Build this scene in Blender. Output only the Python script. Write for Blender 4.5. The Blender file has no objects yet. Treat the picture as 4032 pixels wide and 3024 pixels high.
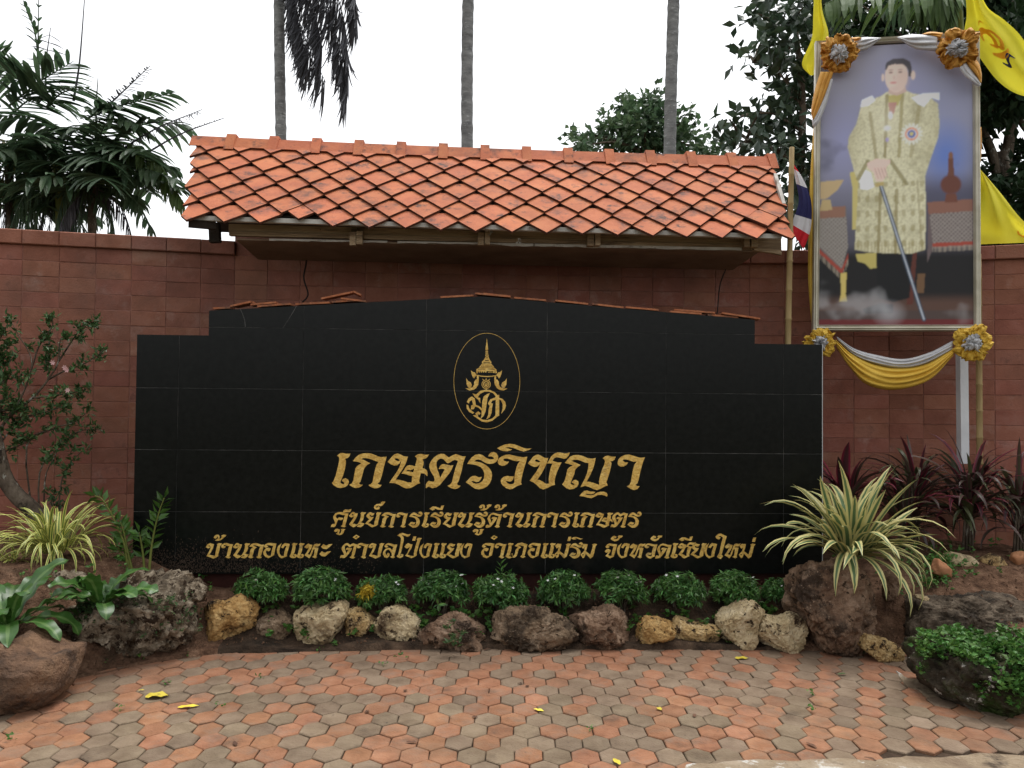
import bpy, bmesh, math, random
import numpy as np
from mathutils import Vector, Matrix
from mathutils.geometry import tessellate_polygon
random.seed(7); RNG = np.random.default_rng(11)
SC = bpy.context.scene
COL = SC.collection
rad = math.radians

# ------------------------------------------------------------------ camera
FPX = 3350.0; CAMH = 1.45
_yaw, _pit, _rol = rad(2.867), rad(1.48), rad(0.54)
_F = np.array([math.sin(_yaw)*math.cos(_pit), math.cos(_yaw)*math.cos(_pit), math.sin(_pit)])
_R0 = np.array([math.cos(_yaw), -math.sin(_yaw), 0.0]); _U0 = np.cross(_R0, _F)
_R = math.cos(_rol)*_R0 + math.sin(_rol)*_U0
_U = -math.sin(_rol)*_R0 + math.cos(_rol)*_U0
CAM = np.array([0, 0, CAMH])
cd = bpy.data.cameras.new('camera'); cam = bpy.data.objects.new('camera', cd); COL.objects.link(cam)
cd.sensor_width = 36.0; cd.lens = 36.0*FPX/4032.0; cd.clip_start = 0.05; cd.clip_end = 600
cam.matrix_world = Matrix(((_R[0], _U[0], -_F[0], CAM[0]), (_R[1], _U[1], -_F[1], CAM[1]), (_R[2], _U[2], -_F[2], CAM[2]), (0, 0, 0, 1)))
SC.camera = cam

# ------------------------------------------------------------------ sky, sun, exposure (bright overcast)
SUN_EL, SUN_AZ = 72.0, 30.0        # azimuth clockwise from +Y: the veiled sun stands high beyond the wall
w = bpy.data.worlds.new('World'); SC.world = w; w.use_nodes = True
nt = w.node_tree; nt.nodes.clear()
sky = nt.nodes.new('ShaderNodeTexSky'); sky.sky_type = 'NISHITA'; sky.sun_disc = False
sky.sun_elevation = rad(SUN_EL); sky.sun_rotation = rad(SUN_AZ); sky.air_density = 1.0; sky.dust_density = 3.0; sky.ozone_density = 1.0
hs = nt.nodes.new('ShaderNodeHueSaturation'); hs.inputs['Saturation'].default_value = 0.10
bg = nt.nodes.new('ShaderNodeBackground'); bg.inputs['Strength'].default_value = 0.15
wo = nt.nodes.new('ShaderNodeOutputWorld')
nt.links.new(sky.outputs[0], hs.inputs['Color']); nt.links.new(hs.outputs[0], bg.inputs['Color']); nt.links.new(bg.outputs[0], wo.inputs['Surface'])
sl = bpy.data.lights.new('sun', 'SUN'); sl.energy = 0.9; sl.angle = rad(24); sl.color = (1.0, 0.965, 0.91)
so = bpy.data.objects.new('sun', sl); COL.objects.link(so)
_sd = Vector((math.sin(rad(SUN_AZ))*math.cos(rad(SUN_EL)), math.cos(rad(SUN_AZ))*math.cos(rad(SUN_EL)), math.sin(rad(SUN_EL))))
so.rotation_euler = (-_sd).to_track_quat('-Z', 'Y').to_euler()
SC.view_settings.view_transform = 'Standard'; SC.view_settings.look = 'None'; SC.view_settings.gamma = 1.0
SC.view_settings.exposure = 0.95
SC.cycles.max_bounces = 6; SC.cycles.transparent_max_bounces = 4

# ------------------------------------------------------------------ pixel -> place
def ray(u, v): return _F + (u-2016.0)/FPX*_R + (1512.0-v)/FPX*_U
def W(u, v, zc): return CAM + zc*ray(u, v)
def onY(u, v, y):
    d = ray(u, v); return CAM + d*(y/d[1])
def onZ(u, v, z):
    d = ray(u, v); return CAM + d*((z-CAMH)/d[2])
def proj(p):
    d = np.asarray(p) - CAM; z = d@_F; return 2016+FPX*(d@_R)/z, 1512-FPX*(d@_U)/z, z
def cr(ox, oy, s): return lambda x, y: (ox+x/s, oy+y/s)

# ------------------------------------------------------------------ helpers
def tag(o, label=None, cat=None, group=None, kind=None):
    if label: o['label'] = label
    if cat: o['category'] = cat
    if group: o['group'] = group
    if kind: o['kind'] = kind
    return o
def link(name, me, mat=None, parent=None, label=None, cat=None, group=None, kind=None):
    o = bpy.data.objects.new(name, me); COL.objects.link(o)
    if mat is not None and me is not None and len(me.materials) == 0:
        for m in (mat if isinstance(mat, (list, tuple)) else [mat]): me.materials.append(m)
    if parent is not None: o.parent = parent
    return tag(o, label, cat, group, kind)
def empty(name, loc, label=None, cat=None, group=None, rz=0.0):
    o = bpy.data.objects.new(name, None); COL.objects.link(o); o.empty_display_size = 0.1
    o.location = Vector([float(c) for c in loc]); o.rotation_euler = (0, 0, rz)
    return tag(o, label, cat, group)
def mesh(name, V, Fc, smooth=False, uv=None, mi=None):
    me = bpy.data.meshes.new(name)
    me.from_pydata([tuple(map(float, v)) for v in V], [], [tuple(map(int, f)) for f in Fc])
    if smooth: me.polygons.foreach_set('use_smooth', [True]*len(me.polygons))
    if uv is not None:
        l = me.uv_layers.new(name='UVMap'); idx = np.zeros(len(me.loops), int); me.loops.foreach_get('vertex_index', idx)
        l.data.foreach_set('uv', np.asarray(uv, float)[idx].ravel())
    if mi is not None: me.polygons.foreach_set('material_index', mi)
    me.update(); return me
class MB:
    def __init__(s): s.V = []; s.F = []; s.T = []; s.M = []; s.n = 0
    def add(s, V, Fc, uv=None, m=0):
        V = np.asarray(V, float); s.V.append(V)
        s.F += [tuple(i+s.n for i in f) for f in Fc]; s.M += [m]*len(Fc)
        s.T.append(np.zeros((len(V), 2)) if uv is None else np.asarray(uv, float)); s.n += len(V)
    def box(s, c, h, M=None, m=0):
        c = np.asarray(c, float); P = np.array([[x, y, z] for x in (-1, 1) for y in (-1, 1) for z in (-1, 1)])*np.asarray(h)
        if M is not None: P = P@np.asarray(M).T
        s.add(P+c, [(0, 1, 3, 2), (4, 6, 7, 5), (0, 4, 5, 1), (2, 3, 7, 6), (0, 2, 6, 4), (1, 5, 7, 3)], m=m)
    def tube(s, pts, r, n=8, m=0, cap=True):
        pts = np.asarray(pts, float); k = len(pts); r = np.full(k, r) if np.isscalar(r) else np.asarray(r, float)
        T = np.gradient(pts, axis=0); T /= np.linalg.norm(T, axis=1)[:, None]+1e-9
        up = np.array([0, 0, 1.0]) if abs(T[0][2]) < .9 else np.array([1.0, 0, 0])
        V = []; uv = []; a = np.cross(T[0], up); a /= np.linalg.norm(a)
        for i in range(k):
            a = a - T[i]*(a@T[i]); a /= np.linalg.norm(a)+1e-9; b = np.cross(T[i], a)
            for j in range(n):
                t = 2*math.pi*j/n; V.append(pts[i]+r[i]*(math.cos(t)*a+math.sin(t)*b)); uv.append((j/n, i/max(1, k-1)))
        Fc = [(i*n+j, i*n+(j+1) % n, (i+1)*n+(j+1) % n, (i+1)*n+j) for i in range(k-1) for j in range(n)]
        if cap: Fc += [tuple(range(n))[::-1], tuple((k-1)*n+j for j in range(n))]
        s.add(V, Fc, uv, m)
    def mesh(s, name='m', smooth=False):
        return mesh(name, np.concatenate(s.V), s.F, smooth, np.concatenate(s.T), s.M)
    def build(s, name, mat=None, parent=None, smooth=False, **k):
        return link(name, s.mesh(name, smooth), mat, parent, **k)
def local(V, o): return np.asarray(V, float)-np.asarray(o.location)
def bez(pts, n):
    pts = np.asarray(pts, float); k = len(pts); out = []
    P = np.vstack([2*pts[0]-pts[1], pts, 2*pts[-1]-pts[-2]])
    for t in np.linspace(0, k-1, n):
        i = min(int(t), k-2); f = t-i; a, b, c, d = P[i], P[i+1], P[i+2], P[i+3]
        out.append(.5*(2*b+(c-a)*f+(2*a-5*b+4*c-d)*f*f+(3*b-a-3*c+d)*f**3))
    return np.array(out)
# numpy noise
def _h(ix, iy, iz, s):
    n = (ix.astype(np.int64)*374761393+iy.astype(np.int64)*668265263+iz.astype(np.int64)*2147483647+s*974711) & 0xffffffff
    n = ((n ^ (n >> 13))*1274126177) & 0xffffffff
    n = ((n ^ (n >> 16))*2246822519) & 0xffffffff
    return ((n ^ (n >> 15)) & 0xffffff)/float(0xffffff)
def vnoise(P, s=0):
    I = np.floor(P).astype(np.int64); f = P-I; f = f*f*(3-2*f); r = 0
    for dx in (0, 1):
        for dy in (0, 1):
            for dz in (0, 1):
                wgt = (f[:, 0] if dx else 1-f[:, 0])*(f[:, 1] if dy else 1-f[:, 1])*(f[:, 2] if dz else 1-f[:, 2])
                r = r+wgt*_h(I[:, 0]+dx, I[:, 1]+dy, I[:, 2]+dz, s)
    return r*2-1
def fbm(P, o=4, s=0):
    P = np.asarray(P, float); r = 0; a = 1
    for k in range(o): r = r+a*vnoise(P*2.03**k+17.3*k, s+k); a *= .5
    return r
def worley(P, s=0):
    I = np.floor(P).astype(np.int64); best = np.full(len(P), 9.0)
    for dx in (-1, 0, 1):
        for dy in (-1, 0, 1):
            for dz in (-1, 0, 1):
                J = I+np.array([dx, dy, dz])
                q = np.stack([_h(J[:, 0], J[:, 1], J[:, 2], s+k) for k in (1, 2, 3)], 1)
                best = np.minimum(best, np.linalg.norm(J+q-P, axis=1))
    return best
def sstep(a, b, x):
    t = np.clip((np.asarray(x, float)-a)/(b-a), 0, 1); return t*t*(3-2*t)

# ------------------------------------------------------------------ materials
def mat(name, cols, scale=6.0, rough=.8, bump=.15, bscale=30.0, spec=.3, rand=0.0, hrand=0.0, detail=6, stretch=(1, 1, 1), metal=0.0, trans=0.0, island=0.0, pos=None, wear=None, stain=None):
    m = bpy.data.materials.new(name); m.use_nodes = True; n = m.node_tree; N = n.nodes; L = n.links
    p = N['Principled BSDF']; tc = N.new('ShaderNodeTexCoord'); mp = N.new('ShaderNodeMapping'); mp.inputs['Scale'].default_value = stretch
    L.new(tc.outputs['Object'], mp.inputs['Vector'])
    no = N.new('ShaderNodeTexNoise'); no.inputs['Scale'].default_value = scale; no.inputs['Detail'].default_value = detail; no.inputs['Roughness'].default_value = .62
    oi = N.new('ShaderNodeObjectInfo')
    va = N.new('ShaderNodeVectorMath'); va.operation = 'ADD'; sc_ = N.new('ShaderNodeVectorMath'); sc_.operation = 'SCALE'; sc_.inputs[0].default_value = (13.1, 7.7, 29.3)
    L.new(oi.outputs['Random'], sc_.inputs['Scale']); L.new(mp.outputs[0], va.inputs[0]); L.new(sc_.outputs[0], va.inputs[1]); L.new(va.outputs[0], no.inputs['Vector'])
    cr_ = N.new('ShaderNodeValToRGB'); e = cr_.color_ramp.elements
    ps = pos or [0.32+0.36*i/max(1, len(cols)-1) for i in range(len(cols))]
    while len(e) < len(cols): e.new(.5)
    for i, c in enumerate(cols): e[i].position = ps[i]; e[i].color = (*c, 1)
    L.new(no.outputs['Fac'], cr_.inputs['Fac']); out = cr_.outputs[0]
    if wear:                                   # (colour, noise scale, low, high): stains with their own shape
        for (wc, ws, lo, hi) in wear:
            n2 = N.new('ShaderNodeTexNoise'); n2.inputs['Scale'].default_value = ws; n2.inputs['Detail'].default_value = 8; n2.inputs['Roughness'].default_value = .7
            L.new(va.outputs[0], n2.inputs['Vector']); mr = N.new('ShaderNodeMapRange'); mr.inputs[1].default_value = lo; mr.inputs[2].default_value = hi
            L.new(n2.outputs['Fac'], mr.inputs[0]); mx = N.new('ShaderNodeMix'); mx.data_type = 'RGBA'; mx.inputs[7].default_value = (*wc, 1)
            L.new(mr.outputs[0], mx.inputs[0]); L.new(out, mx.inputs[6]); out = mx.outputs[2]
    if stain:                                  # one continuous stain over neighbouring pieces, laid out in the place itself
        gp = N.new('ShaderNodeNewGeometry')
        for (wc, ws, lo, hi) in stain:
            n2 = N.new('ShaderNodeTexNoise'); n2.inputs['Scale'].default_value = ws; n2.inputs['Detail'].default_value = 7; n2.inputs['Roughness'].default_value = .65
            L.new(gp.outputs['Position'], n2.inputs['Vector']); mr = N.new('ShaderNodeMapRange'); mr.inputs[1].default_value = lo; mr.inputs[2].default_value = hi; mr.inputs[4].default_value = .75
            L.new(n2.outputs['Fac'], mr.inputs[0]); mx = N.new('ShaderNodeMix'); mx.data_type = 'RGBA'; mx.inputs[7].default_value = (*wc, 1)
            L.new(mr.outputs[0], mx.inputs[0]); L.new(out, mx.inputs[6]); out = mx.outputs[2]
    if rand or hrand or island:
        h = N.new('ShaderNodeHueSaturation'); L.new(out, h.inputs['Color']); out = h.outputs[0]
        src = oi.outputs['Random']
        if island: src = N.new('ShaderNodeNewGeometry').outputs['Random Per Island']
        r = rand or island
        mr = N.new('ShaderNodeMapRange'); mr.inputs[3].default_value = 1-r; mr.inputs[4].default_value = 1+r; L.new(src, mr.inputs[0]); L.new(mr.outputs[0], h.inputs['Value'])
        if hrand:
            m3 = N.new('ShaderNodeMath'); m3.operation = 'MULTIPLY'; m3.inputs[1].default_value = 7.13; fr = N.new('ShaderNodeMath'); fr.operation = 'FRACT'
            L.new(src, m3.inputs[0]); L.new(m3.outputs[0], fr.inputs[0]); m4 = N.new('ShaderNodeMapRange'); m4.inputs[3].default_value = .5-hrand; m4.inputs[4].default_value = .5+hrand
            L.new(fr.outputs[0], m4.inputs[0]); L.new(m4.outputs[0], h.inputs['Hue'])
    L.new(out, p.inputs['Base Color'])
    p.inputs['Roughness'].default_value = rough; p.inputs['Metallic'].default_value = metal; p.inputs['Specular IOR Level'].default_value = spec
    if bump:
        nb = N.new('ShaderNodeTexNoise'); nb.inputs['Scale'].default_value = bscale; nb.inputs['Detail'].default_value = 5; L.new(va.outputs[0], nb.inputs['Vector'])
        b = N.new('ShaderNodeBump'); b.inputs['Strength'].default_value = bump; b.inputs['Distance'].default_value = .02; L.new(nb.outputs['Fac'], b.inputs['Height']); L.new(b.outputs[0], p.inputs['Normal'])
    if trans:
        tr = N.new('ShaderNodeBsdfTranslucent'); L.new(out, tr.inputs['Color']); ms = N.new('ShaderNodeMixShader'); ms.inputs[0].default_value = trans
        L.new(p.outputs[0], ms.inputs[1]); L.new(tr.outputs[0], ms.inputs[2]); L.new(ms.outputs[0], N['Material Output'].inputs['Surface'])
    return m
def striped(name, edge, mid, w0=.18, w1=.3, rough=.45, island=.15, trans=.15, inv=False, fine=True):
    """long leaf with coloured margins, laid out by the leaf's own UV"""
    m = bpy.data.materials.new(name); m.use_nodes = True; n = m.node_tree; N = n.nodes; L = n.links; p = N['Principled BSDF']
    uv = N.new('ShaderNodeUVMap'); sp = N.new('ShaderNodeSeparateXYZ'); L.new(uv.outputs[0], sp.inputs[0])
    a = N.new('ShaderNodeMath'); a.operation = 'SUBTRACT'; a.inputs[1].default_value = .5; L.new(sp.outputs[0], a.inputs[0])
    b = N.new('ShaderNodeMath'); b.operation = 'ABSOLUTE'; L.new(a.outputs[0], b.inputs[0])
    no = N.new('ShaderNodeTexNoise'); no.inputs['Scale'].default_value = 5; mp = N.new('ShaderNodeMapping'); mp.inputs['Scale'].default_value = (9, .4, 1); L.new(uv.outputs[0], mp.inputs[0]); L.new(mp.outputs[0], no.inputs[0])
    c = N.new('ShaderNodeMath'); c.operation = 'MULTIPLY_ADD'; c.inputs[1].default_value = .12 if fine else .02; L.new(no.outputs[0], c.inputs[0]); L.new(b.outputs[0], c.inputs[2])
    mr = N.new('ShaderNodeMapRange'); mr.inputs[1].default_value = w0+.06; mr.inputs[2].default_value = w1+.06; L.new(c.outputs[0], mr.inputs[0])
    mx = N.new('ShaderNodeMix'); mx.data_type = 'RGBA'; mx.inputs[6].default_value = (*mid, 1); mx.inputs[7].default_value = (*edge, 1); L.new(mr.outputs[0], mx.inputs[0])
    h = N.new('ShaderNodeHueSaturation'); oi = N.new('ShaderNodeObjectInfo'); m2 = N.new('ShaderNodeMapRange'); m2.inputs[3].default_value = 1-island; m2.inputs[4].default_value = 1+island
    L.new(oi.outputs['Random'], m2.inputs[0]); L.new(m2.outputs[0], h.inputs['Value']); L.new(mx.outputs[2], h.inputs['Color']); L.new(h.outputs[0], p.inputs['Base Color'])
    p.inputs['Roughness'].default_value = rough; p.inputs['Specular IOR Level'].default_value = .35
    tr = N.new('ShaderNodeBsdfTranslucent'); L.new(h.outputs[0], tr.inputs['Color']); ms = N.new('ShaderNodeMixShader'); ms.inputs[0].default_value = trans
    L.new(p.outputs[0], ms.inputs[1]); L.new(tr.outputs[0], ms.inputs[2]); L.new(ms.outputs[0], N['Material Output'].inputs['Surface'])
    return m
M = {}
M['soil'] = mat('soil', [(.02, .014, .01), (.055, .036, .024), (.10, .065, .042)], 9, .95, .9, 60, .1, wear=[((.02, .016, .012), 3, .52, .7)])
M['soil_red'] = mat('soil_red', [(.06, .032, .02), (.13, .072, .044), (.21, .125, .08)], 14, .95, 1.0, 70, .1, wear=[((.05, .032, .02), 4, .5, .68), ((.4, .3, .2), 60, .66, .7)])
M['ground'] = mat('ground', [(.05, .05, .025), (.09, .075, .045)], 2, .95, .4, 20, .1)
M['joint'] = mat('joint', [(.03, .02, .014), (.075, .05, .034)], 20, .95, .5, 60, .1)
M['paver_o'] = mat('paver_orange', [(.195, .086, .044), (.262, .122, .065), (.31, .158, .09)], 9, .85, .35, 90, .25, rand=.13, hrand=.004, wear=[((.20, .14, .10), 6, .5, .72), ((.09, .06, .045), 26, .62, .72)], stain=[((.14, .095, .06), 1.3, .5, .72), ((.07, .05, .035), 3.6, .58, .74)])
M['paver_g'] = mat('paver_grey', [(.135, .094, .060), (.185, .135, .090), (.22, .165, .112)], 9, .85, .35, 90, .25, rand=.15, hrand=.006, wear=[((.13, .09, .06), 5, .52, .75), ((.06, .045, .035), 28, .62, .72)], stain=[((.14, .095, .06), 1.3, .5, .72), ((.07, .05, .035), 3.6, .58, .74)])
M['concrete'] = mat('concrete', [(.17, .12, .08), (.25, .19, .125), (.33, .27, .2)], 5, .9, .7, 50, .2, wear=[((.48, .46, .42), 4, .57, .62), ((.07, .05, .035), 7, .56, .70)])
M['block'] = mat('block', [(.225, .083, .052), (.29, .113, .073), (.345, .15, .105)], 5, .8, .25, 80, .3, rand=.10, hrand=.006, stain=[((.15, .07, .05), 1.1, .5, .7), ((.36, .20, .15), 1.7, .58, .74)], wear=[((.42, .27, .22), 3.2, .57, .78), ((.09, .036, .025), 5, .58, .75)])
M['mortar'] = mat('mortar', [(.24, .11, .08), (.36, .19, .15)], 12, .95, .3, 60, .1)
M['granite'] = mat('granite', [(.0042, .0048, .0042), (.0085, .0092, .0082)], 30, .2, .01, 200, .16, wear=[((.02, .02, .018), 220, .66, .74)])
M['grout'] = mat('grout', [(.035, .035, .033), (.10, .10, .095), (.22, .21, .2)], 5, .95, .2, 80, .1)
M['dirt_splash'] = M['granite']
M['plinth'] = mat('plinth', [(.03, .009, .007), (.05, .014, .01)], 8, .7, .1, 60, .2)
M['gold'] = mat('gold_paint', [(.52, .30, .055), (.70, .44, .095), (.80, .56, .16)], 26, .5, .5, 70, .5, metal=.15, wear=[((.24, .2, .13), 9, .6, .78)])
M['goldedge'] = mat('gold_edge', [(.62, .4, .16), (.75, .52, .25)], 30, .45, .1, 60, .5, metal=.1)
M['rooftile'] = mat('roof_tile', [(.35, .098, .042), (.44, .132, .055), (.49, .165, .07)], 6, .75, .2, 90, .25, rand=.09, hrand=.003, wear=[((.20, .075, .05), 4, .52, .70), ((.06, .038, .032), 8, .57, .68)], stain=[((.10, .05, .036), 4.5, .56, .68)])
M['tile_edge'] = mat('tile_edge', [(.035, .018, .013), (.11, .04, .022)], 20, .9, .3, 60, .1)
M['oldtile'] = mat('loose_tile', [(.33, .11, .05), (.48, .19, .09)], 18, .85, .4, 60, .2, wear=[((.12, .07, .05), 8, .5, .66)])
M['wood'] = mat('weathered_wood', [(.20, .14, .085), (.36, .26, .16), (.46, .35, .23)], 7, .85, .5, 40, .2, stretch=(.3, 4, 4), wear=[((.04, .03, .022), 5, .55, .7)])
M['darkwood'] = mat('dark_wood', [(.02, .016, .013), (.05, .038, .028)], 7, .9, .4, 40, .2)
M['soffit'] = mat('soffit', [(.20, .14, .10), (.30, .22, .16)], 5, .9, .2, 30, .2)
M['whiteboard'] = mat('white_board', [(.42, .40, .36), (.62, .60, .55)], 8, .8, .3, 50, .2, wear=[((.15, .12, .09), 9, .56, .68)])
M['gilt'] = mat('gilt_frame', [(.36, .33, .24), (.55, .52, .42)], 5, .32, .05, 50, .5, metal=.35)
M['cloth_gold'] = mat('cloth_gold', [(.50, .22, .03), (.62, .30, .05), (.68, .37, .08)], 8, .6, .4, 160, .3)
M['cloth_yel'] = mat('cloth_yellow', [(.66, .40, .045), (.75, .50, .08)], 6, .6, .3, 160, .3)
M['cloth_silver'] = mat('cloth_silver', [(.46, .46, .48), (.62, .62, .62)], 8, .55, .3, 160, .4)
M['flag'] = mat('flag_yellow', [(.74, .66, .04), (.82, .76, .07)], 3, .75, .05, 150, .2, trans=.4)
M['flag_o'] = mat('flag_orange', [(.78, .36, .03), (.82, .42, .05)], 6, .8, 0, 10, .1, trans=.3)
M['flag_n'] = mat('flag_navy', [(.03, .03, .10), (.05, .05, .14)], 6, .8, 0, 10, .1, trans=.2)
M['flag_r'] = mat('flag_red', [(.55, .02, .03), (.65, .04, .05)], 6, .8, 0, 10, .1, trans=.3)
M['flag_w'] = mat('flag_white', [(.62, .62, .64), (.72, .72, .74)], 6, .8, 0, 10, .1, trans=.3)
M['bamboo'] = mat('bamboo', [(.22, .15, .06), (.40, .29, .13)], 4, .6, .2, 30, .3, stretch=(3, 3, .4))
M['postwhite'] = mat('post_white', [(.55, .56, .57), (.66, .67, .68)], 4, .55, .1, 30, .3)
M['cable'] = mat('cable', [(.012, .011, .01), (.02, .018, .016)], 9, .7, 0, 9, .2)
M['trunk'] = mat('palm_trunk', [(.17, .17, .17), (.26, .26, .255), (.34, .34, .33)], 5, .95, .6, 26, .1, stretch=(1, 1, 2.5), wear=[((.50, .51, .50), 7, .58, .64), ((.10, .10, .095), 3, .56, .7)])
M['palmgreen'] = mat('palm_stem', [(.10, .12, .02), (.17, .19, .04)], 4, .6, .1, 20, .3, wear=[((.05, .05, .03), 6, .55, .7)])
M['bark'] = mat('bark', [(.05, .038, .028), (.11, .085, .062), (.17, .135, .10)], 9, .95, 1.0, 34, .1, stretch=(1, 1, .5), wear=[((.34, .33, .28), 16, .56, .62), ((.03, .024, .018), 12, .56, .64)])
M['frond'] = mat('frond', [(.048, .09, .048), (.085, .14, .07)], 3, .45, 0, 10, .45, island=.4, hrand=.02, trans=.38)
M['frond_y'] = mat('frond_yellow', [(.09, .10, .02), (.15, .14, .035)], 3, .5, 0, 10, .3, island=.3, trans=.2)
M['frond_l'] = mat('frond_light', [(.055, .10, .025), (.09, .15, .045)], 3, .5, 0, 10, .3, island=.3, trans=.25)
M['frond_dead'] = mat('frond_dead', [(.075, .075, .085), (.12, .12, .13)], 3, .8, 0, 10, .2, island=.3, trans=.1)
M['leaf_far'] = mat('leaf_far', [(.055, .10, .05), (.10, .16, .075)], 1.2, .5, 0, 10, .3, island=.4, hrand=.02, trans=.3)
M['leaf_dark'] = mat('leaf_dark', [(.032, .06, .036), (.06, .095, .052)], 1.4, .35, 0, 10, .5, island=.45, hrand=.02, trans=.2)
M['leaf_deep'] = mat('leaf_deep', [(.014, .032, .014), (.03, .058, .022)], 1.4, .6, 0, 10, .2, island=.4, hrand=.02, trans=.15)
M['bush'] = mat('bush_leaf', [(.045, .12, .026), (.085, .19, .045)], 3, .4, 0, 10, .4, island=.6, hrand=.02, trans=.18)
M['bush_y'] = mat('bush_leaf_yellow', [(.5, .36, .03), (.6, .45, .05)], 3, .5, 0, 10, .3, island=.2, trans=.2)
M['weed'] = mat('weed', [(.045, .12, .02), (.09, .20, .04)], 4, .5, 0, 10, .3, island=.35, hrand=.02, trans=.25)
M['shrub'] = mat('shrub_leaf', [(.035, .08, .025), (.08, .14, .045)], 3, .45, 0, 10, .3, island=.4, hrand=.02, trans=.15)
M['fern'] = striped('fern', (.035, .095, .016), (.09, .165, .045), .02, .07, .35, .3, .12, fine=False)
M['zz'] = mat('zz_leaf', [(.03, .085, .012), (.06, .13, .02)], 5, .35, 0, 10, .4, island=.25, trans=.1)
M['petal'] = mat('petal', [(.8, .8, .78), (.85, .85, .83)], 4, .6, 0, 10, .2, trans=.2)
M['pink'] = mat('petal_pink', [(.65, .35, .36), (.75, .5, .48)], 20, .6, 0, 10, .2, trans=.2)
M['leaf_yellow'] = mat('fallen_yellow', [(.55, .42, .03), (.68, .55, .08)], 20, .6, .1, 40, .3, rand=.2, wear=[((.12, .07, .02), 14, .62, .7)])
M['leaf_brown'] = mat('fallen_brown', [(.06, .03, .02), (.12, .06, .035)], 20, .7, .1, 40, .2, rand=.3)
M['var_big'] = striped('variegated_cream', (.58, .52, .22), (.10, .17, .07), .16, .24)
M['var_small'] = striped('variegated_yellow', (.52, .50, .14), (.09, .16, .03), .14, .24)
M['cordy'] = striped('cordyline', (.085, .034, .036), (.045, .045, .026), .1, .4, .4, .45, .1)
M['cordy_r'] = striped('cordyline_red', (.17, .014, .035), (.055, .02, .022), .2, .42, .35, .4, .1)
M['cordy_g'] = striped('cordyline_green', (.075, .085, .036), (.06, .065, .03), .2, .42, .4, .4, .1)
def rockmat(name, a, b, c, stain=(.03, .022, .016), pit=(.035, .022, .014), st=.5, pitlo=.60):
    return mat(name, [a, b, c], 9, .92, 1.0, 45, .12, detail=10, wear=[(stain, 4.2, st-.04, st+.07), (pit, 20, pitlo-.03, pitlo+.015), (c, 60, .60, .66)])
M['rk_orange'] = rockmat('rock_orange', (.20, .10, .03), (.40, .24, .09), (.50, .34, .15), st=.58)
M['rk_pale'] = rockmat('rock_pale', (.27, .19, .10), (.46, .36, .21), (.56, .46, .30), (.09, .06, .035), st=.56)
M['rk_tan'] = rockmat('rock_tan', (.26, .15, .06), (.45, .31, .14), (.55, .42, .24), (.07, .045, .025), st=.56, pitlo=.57)
M['rk_brown'] = rockmat('rock_brown', (.085, .058, .036), (.19, .13, .082), (.32, .235, .16), (.045, .032, .022), st=.53)
M['rk_red'] = rockmat('rock_red', (.095, .055, .036), (.20, .125, .08), (.33, .23, .16), (.05, .034, .024), st=.53)
M['rk_dark'] = rockmat('rock_dark', (.045, .035, .026), (.10, .076, .054), (.19, .15, .11), (.028, .022, .017), st=.53)
M['rk_karst'] = rockmat('rock_karst', (.055, .042, .030), (.21, .165, .115), (.46, .39, .29), (.06, .038, .021), st=.52, pitlo=.55)
M['rk_smooth'] = mat('rock_smooth', [(.07, .04, .025), (.14, .08, .048), (.22, .13, .075)], 5, .85, .9, 60, .2, detail=10, wear=[((.045, .03, .022), 4, .48, .62), ((.30, .22, .14), 40, .64, .7)])
M['rk_moss'] = mat('rock_moss', [(.018, .014, .01), (.045, .035, .024), (.10, .085, .065)], 7, .95, 1.0, 50, .1, wear=[((.035, .06, .012), 4, .48, .62), ((.42, .39, .34), 12, .61, .64)])
M['slab_orange'] = mat('slab_orange', [(.34, .15, .07), (.42, .21, .11)], 8, .85, .3, 40, .2)

# ------------------------------------------------------------------ terrain
YBX = [-9, -3.2, -2.55, -2.2, -1.75, -1.4, 0, 2.0, 2.6, 3.1, 9]
YBY = [3.3, 3.7, 3.95, 4.45, 4.9, 5.08, 5.14, 5.09, 5.0, 4.6, 4.1]
def yb(x): return np.interp(x, YBX, YBY)
def bedz(x, y):
    x = np.asarray(x, float); y = np.asarray(y, float); d = y-yb(x)
    h = .03+.20*sstep(.0, .40, d)+.05*sstep(.5, 1.2, d)
    h = h+sstep(1.5, 2.3, x)*(.16*sstep(.15, 1.3, d))+sstep(-1.5, -2.1, x)*(.20*sstep(.25, 1.2, d))
    return h
gs = 220.0
link('ground', mesh('ground', [(-gs, -gs, -.03), (gs, -gs, -.03), (gs, gs, -.03), (-gs, gs, -.03)], [(0, 1, 2, 3)]), M['ground'], kind='structure')
nx, ny = 150, 64
X, Yf = np.meshgrid(np.linspace(-5.2, 5.6, nx), np.linspace(0, 1, ny))
Yg = yb(X)-.06+(7.6-yb(X))*Yf**1.25
Zg = bedz(X, Yg); P_ = np.stack([X.ravel(), Yg.ravel(), np.zeros(X.size)], 1)
Zg = Zg.ravel()+.028*fbm(P_*3.1, 4, 3)+.010*fbm(P_*17, 3, 8)
Zg[:nx] = -.02
me = mesh('garden_bed', np.stack([X.ravel(), Yg.ravel(), Zg], 1), [(j*nx+i, j*nx+i+1, (j+1)*nx+i+1, (j+1)*nx+i) for j in range(ny-1) for i in range(nx-1)], True,
          mi=[1 if ((X[j, i] > 1.9 or X[j, i] < -1.45)) else 0 for j in range(ny-1) for i in range(nx-1)])
link('garden_bed', me, [M['soil'], M['soil_red']], kind='structure')

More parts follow.
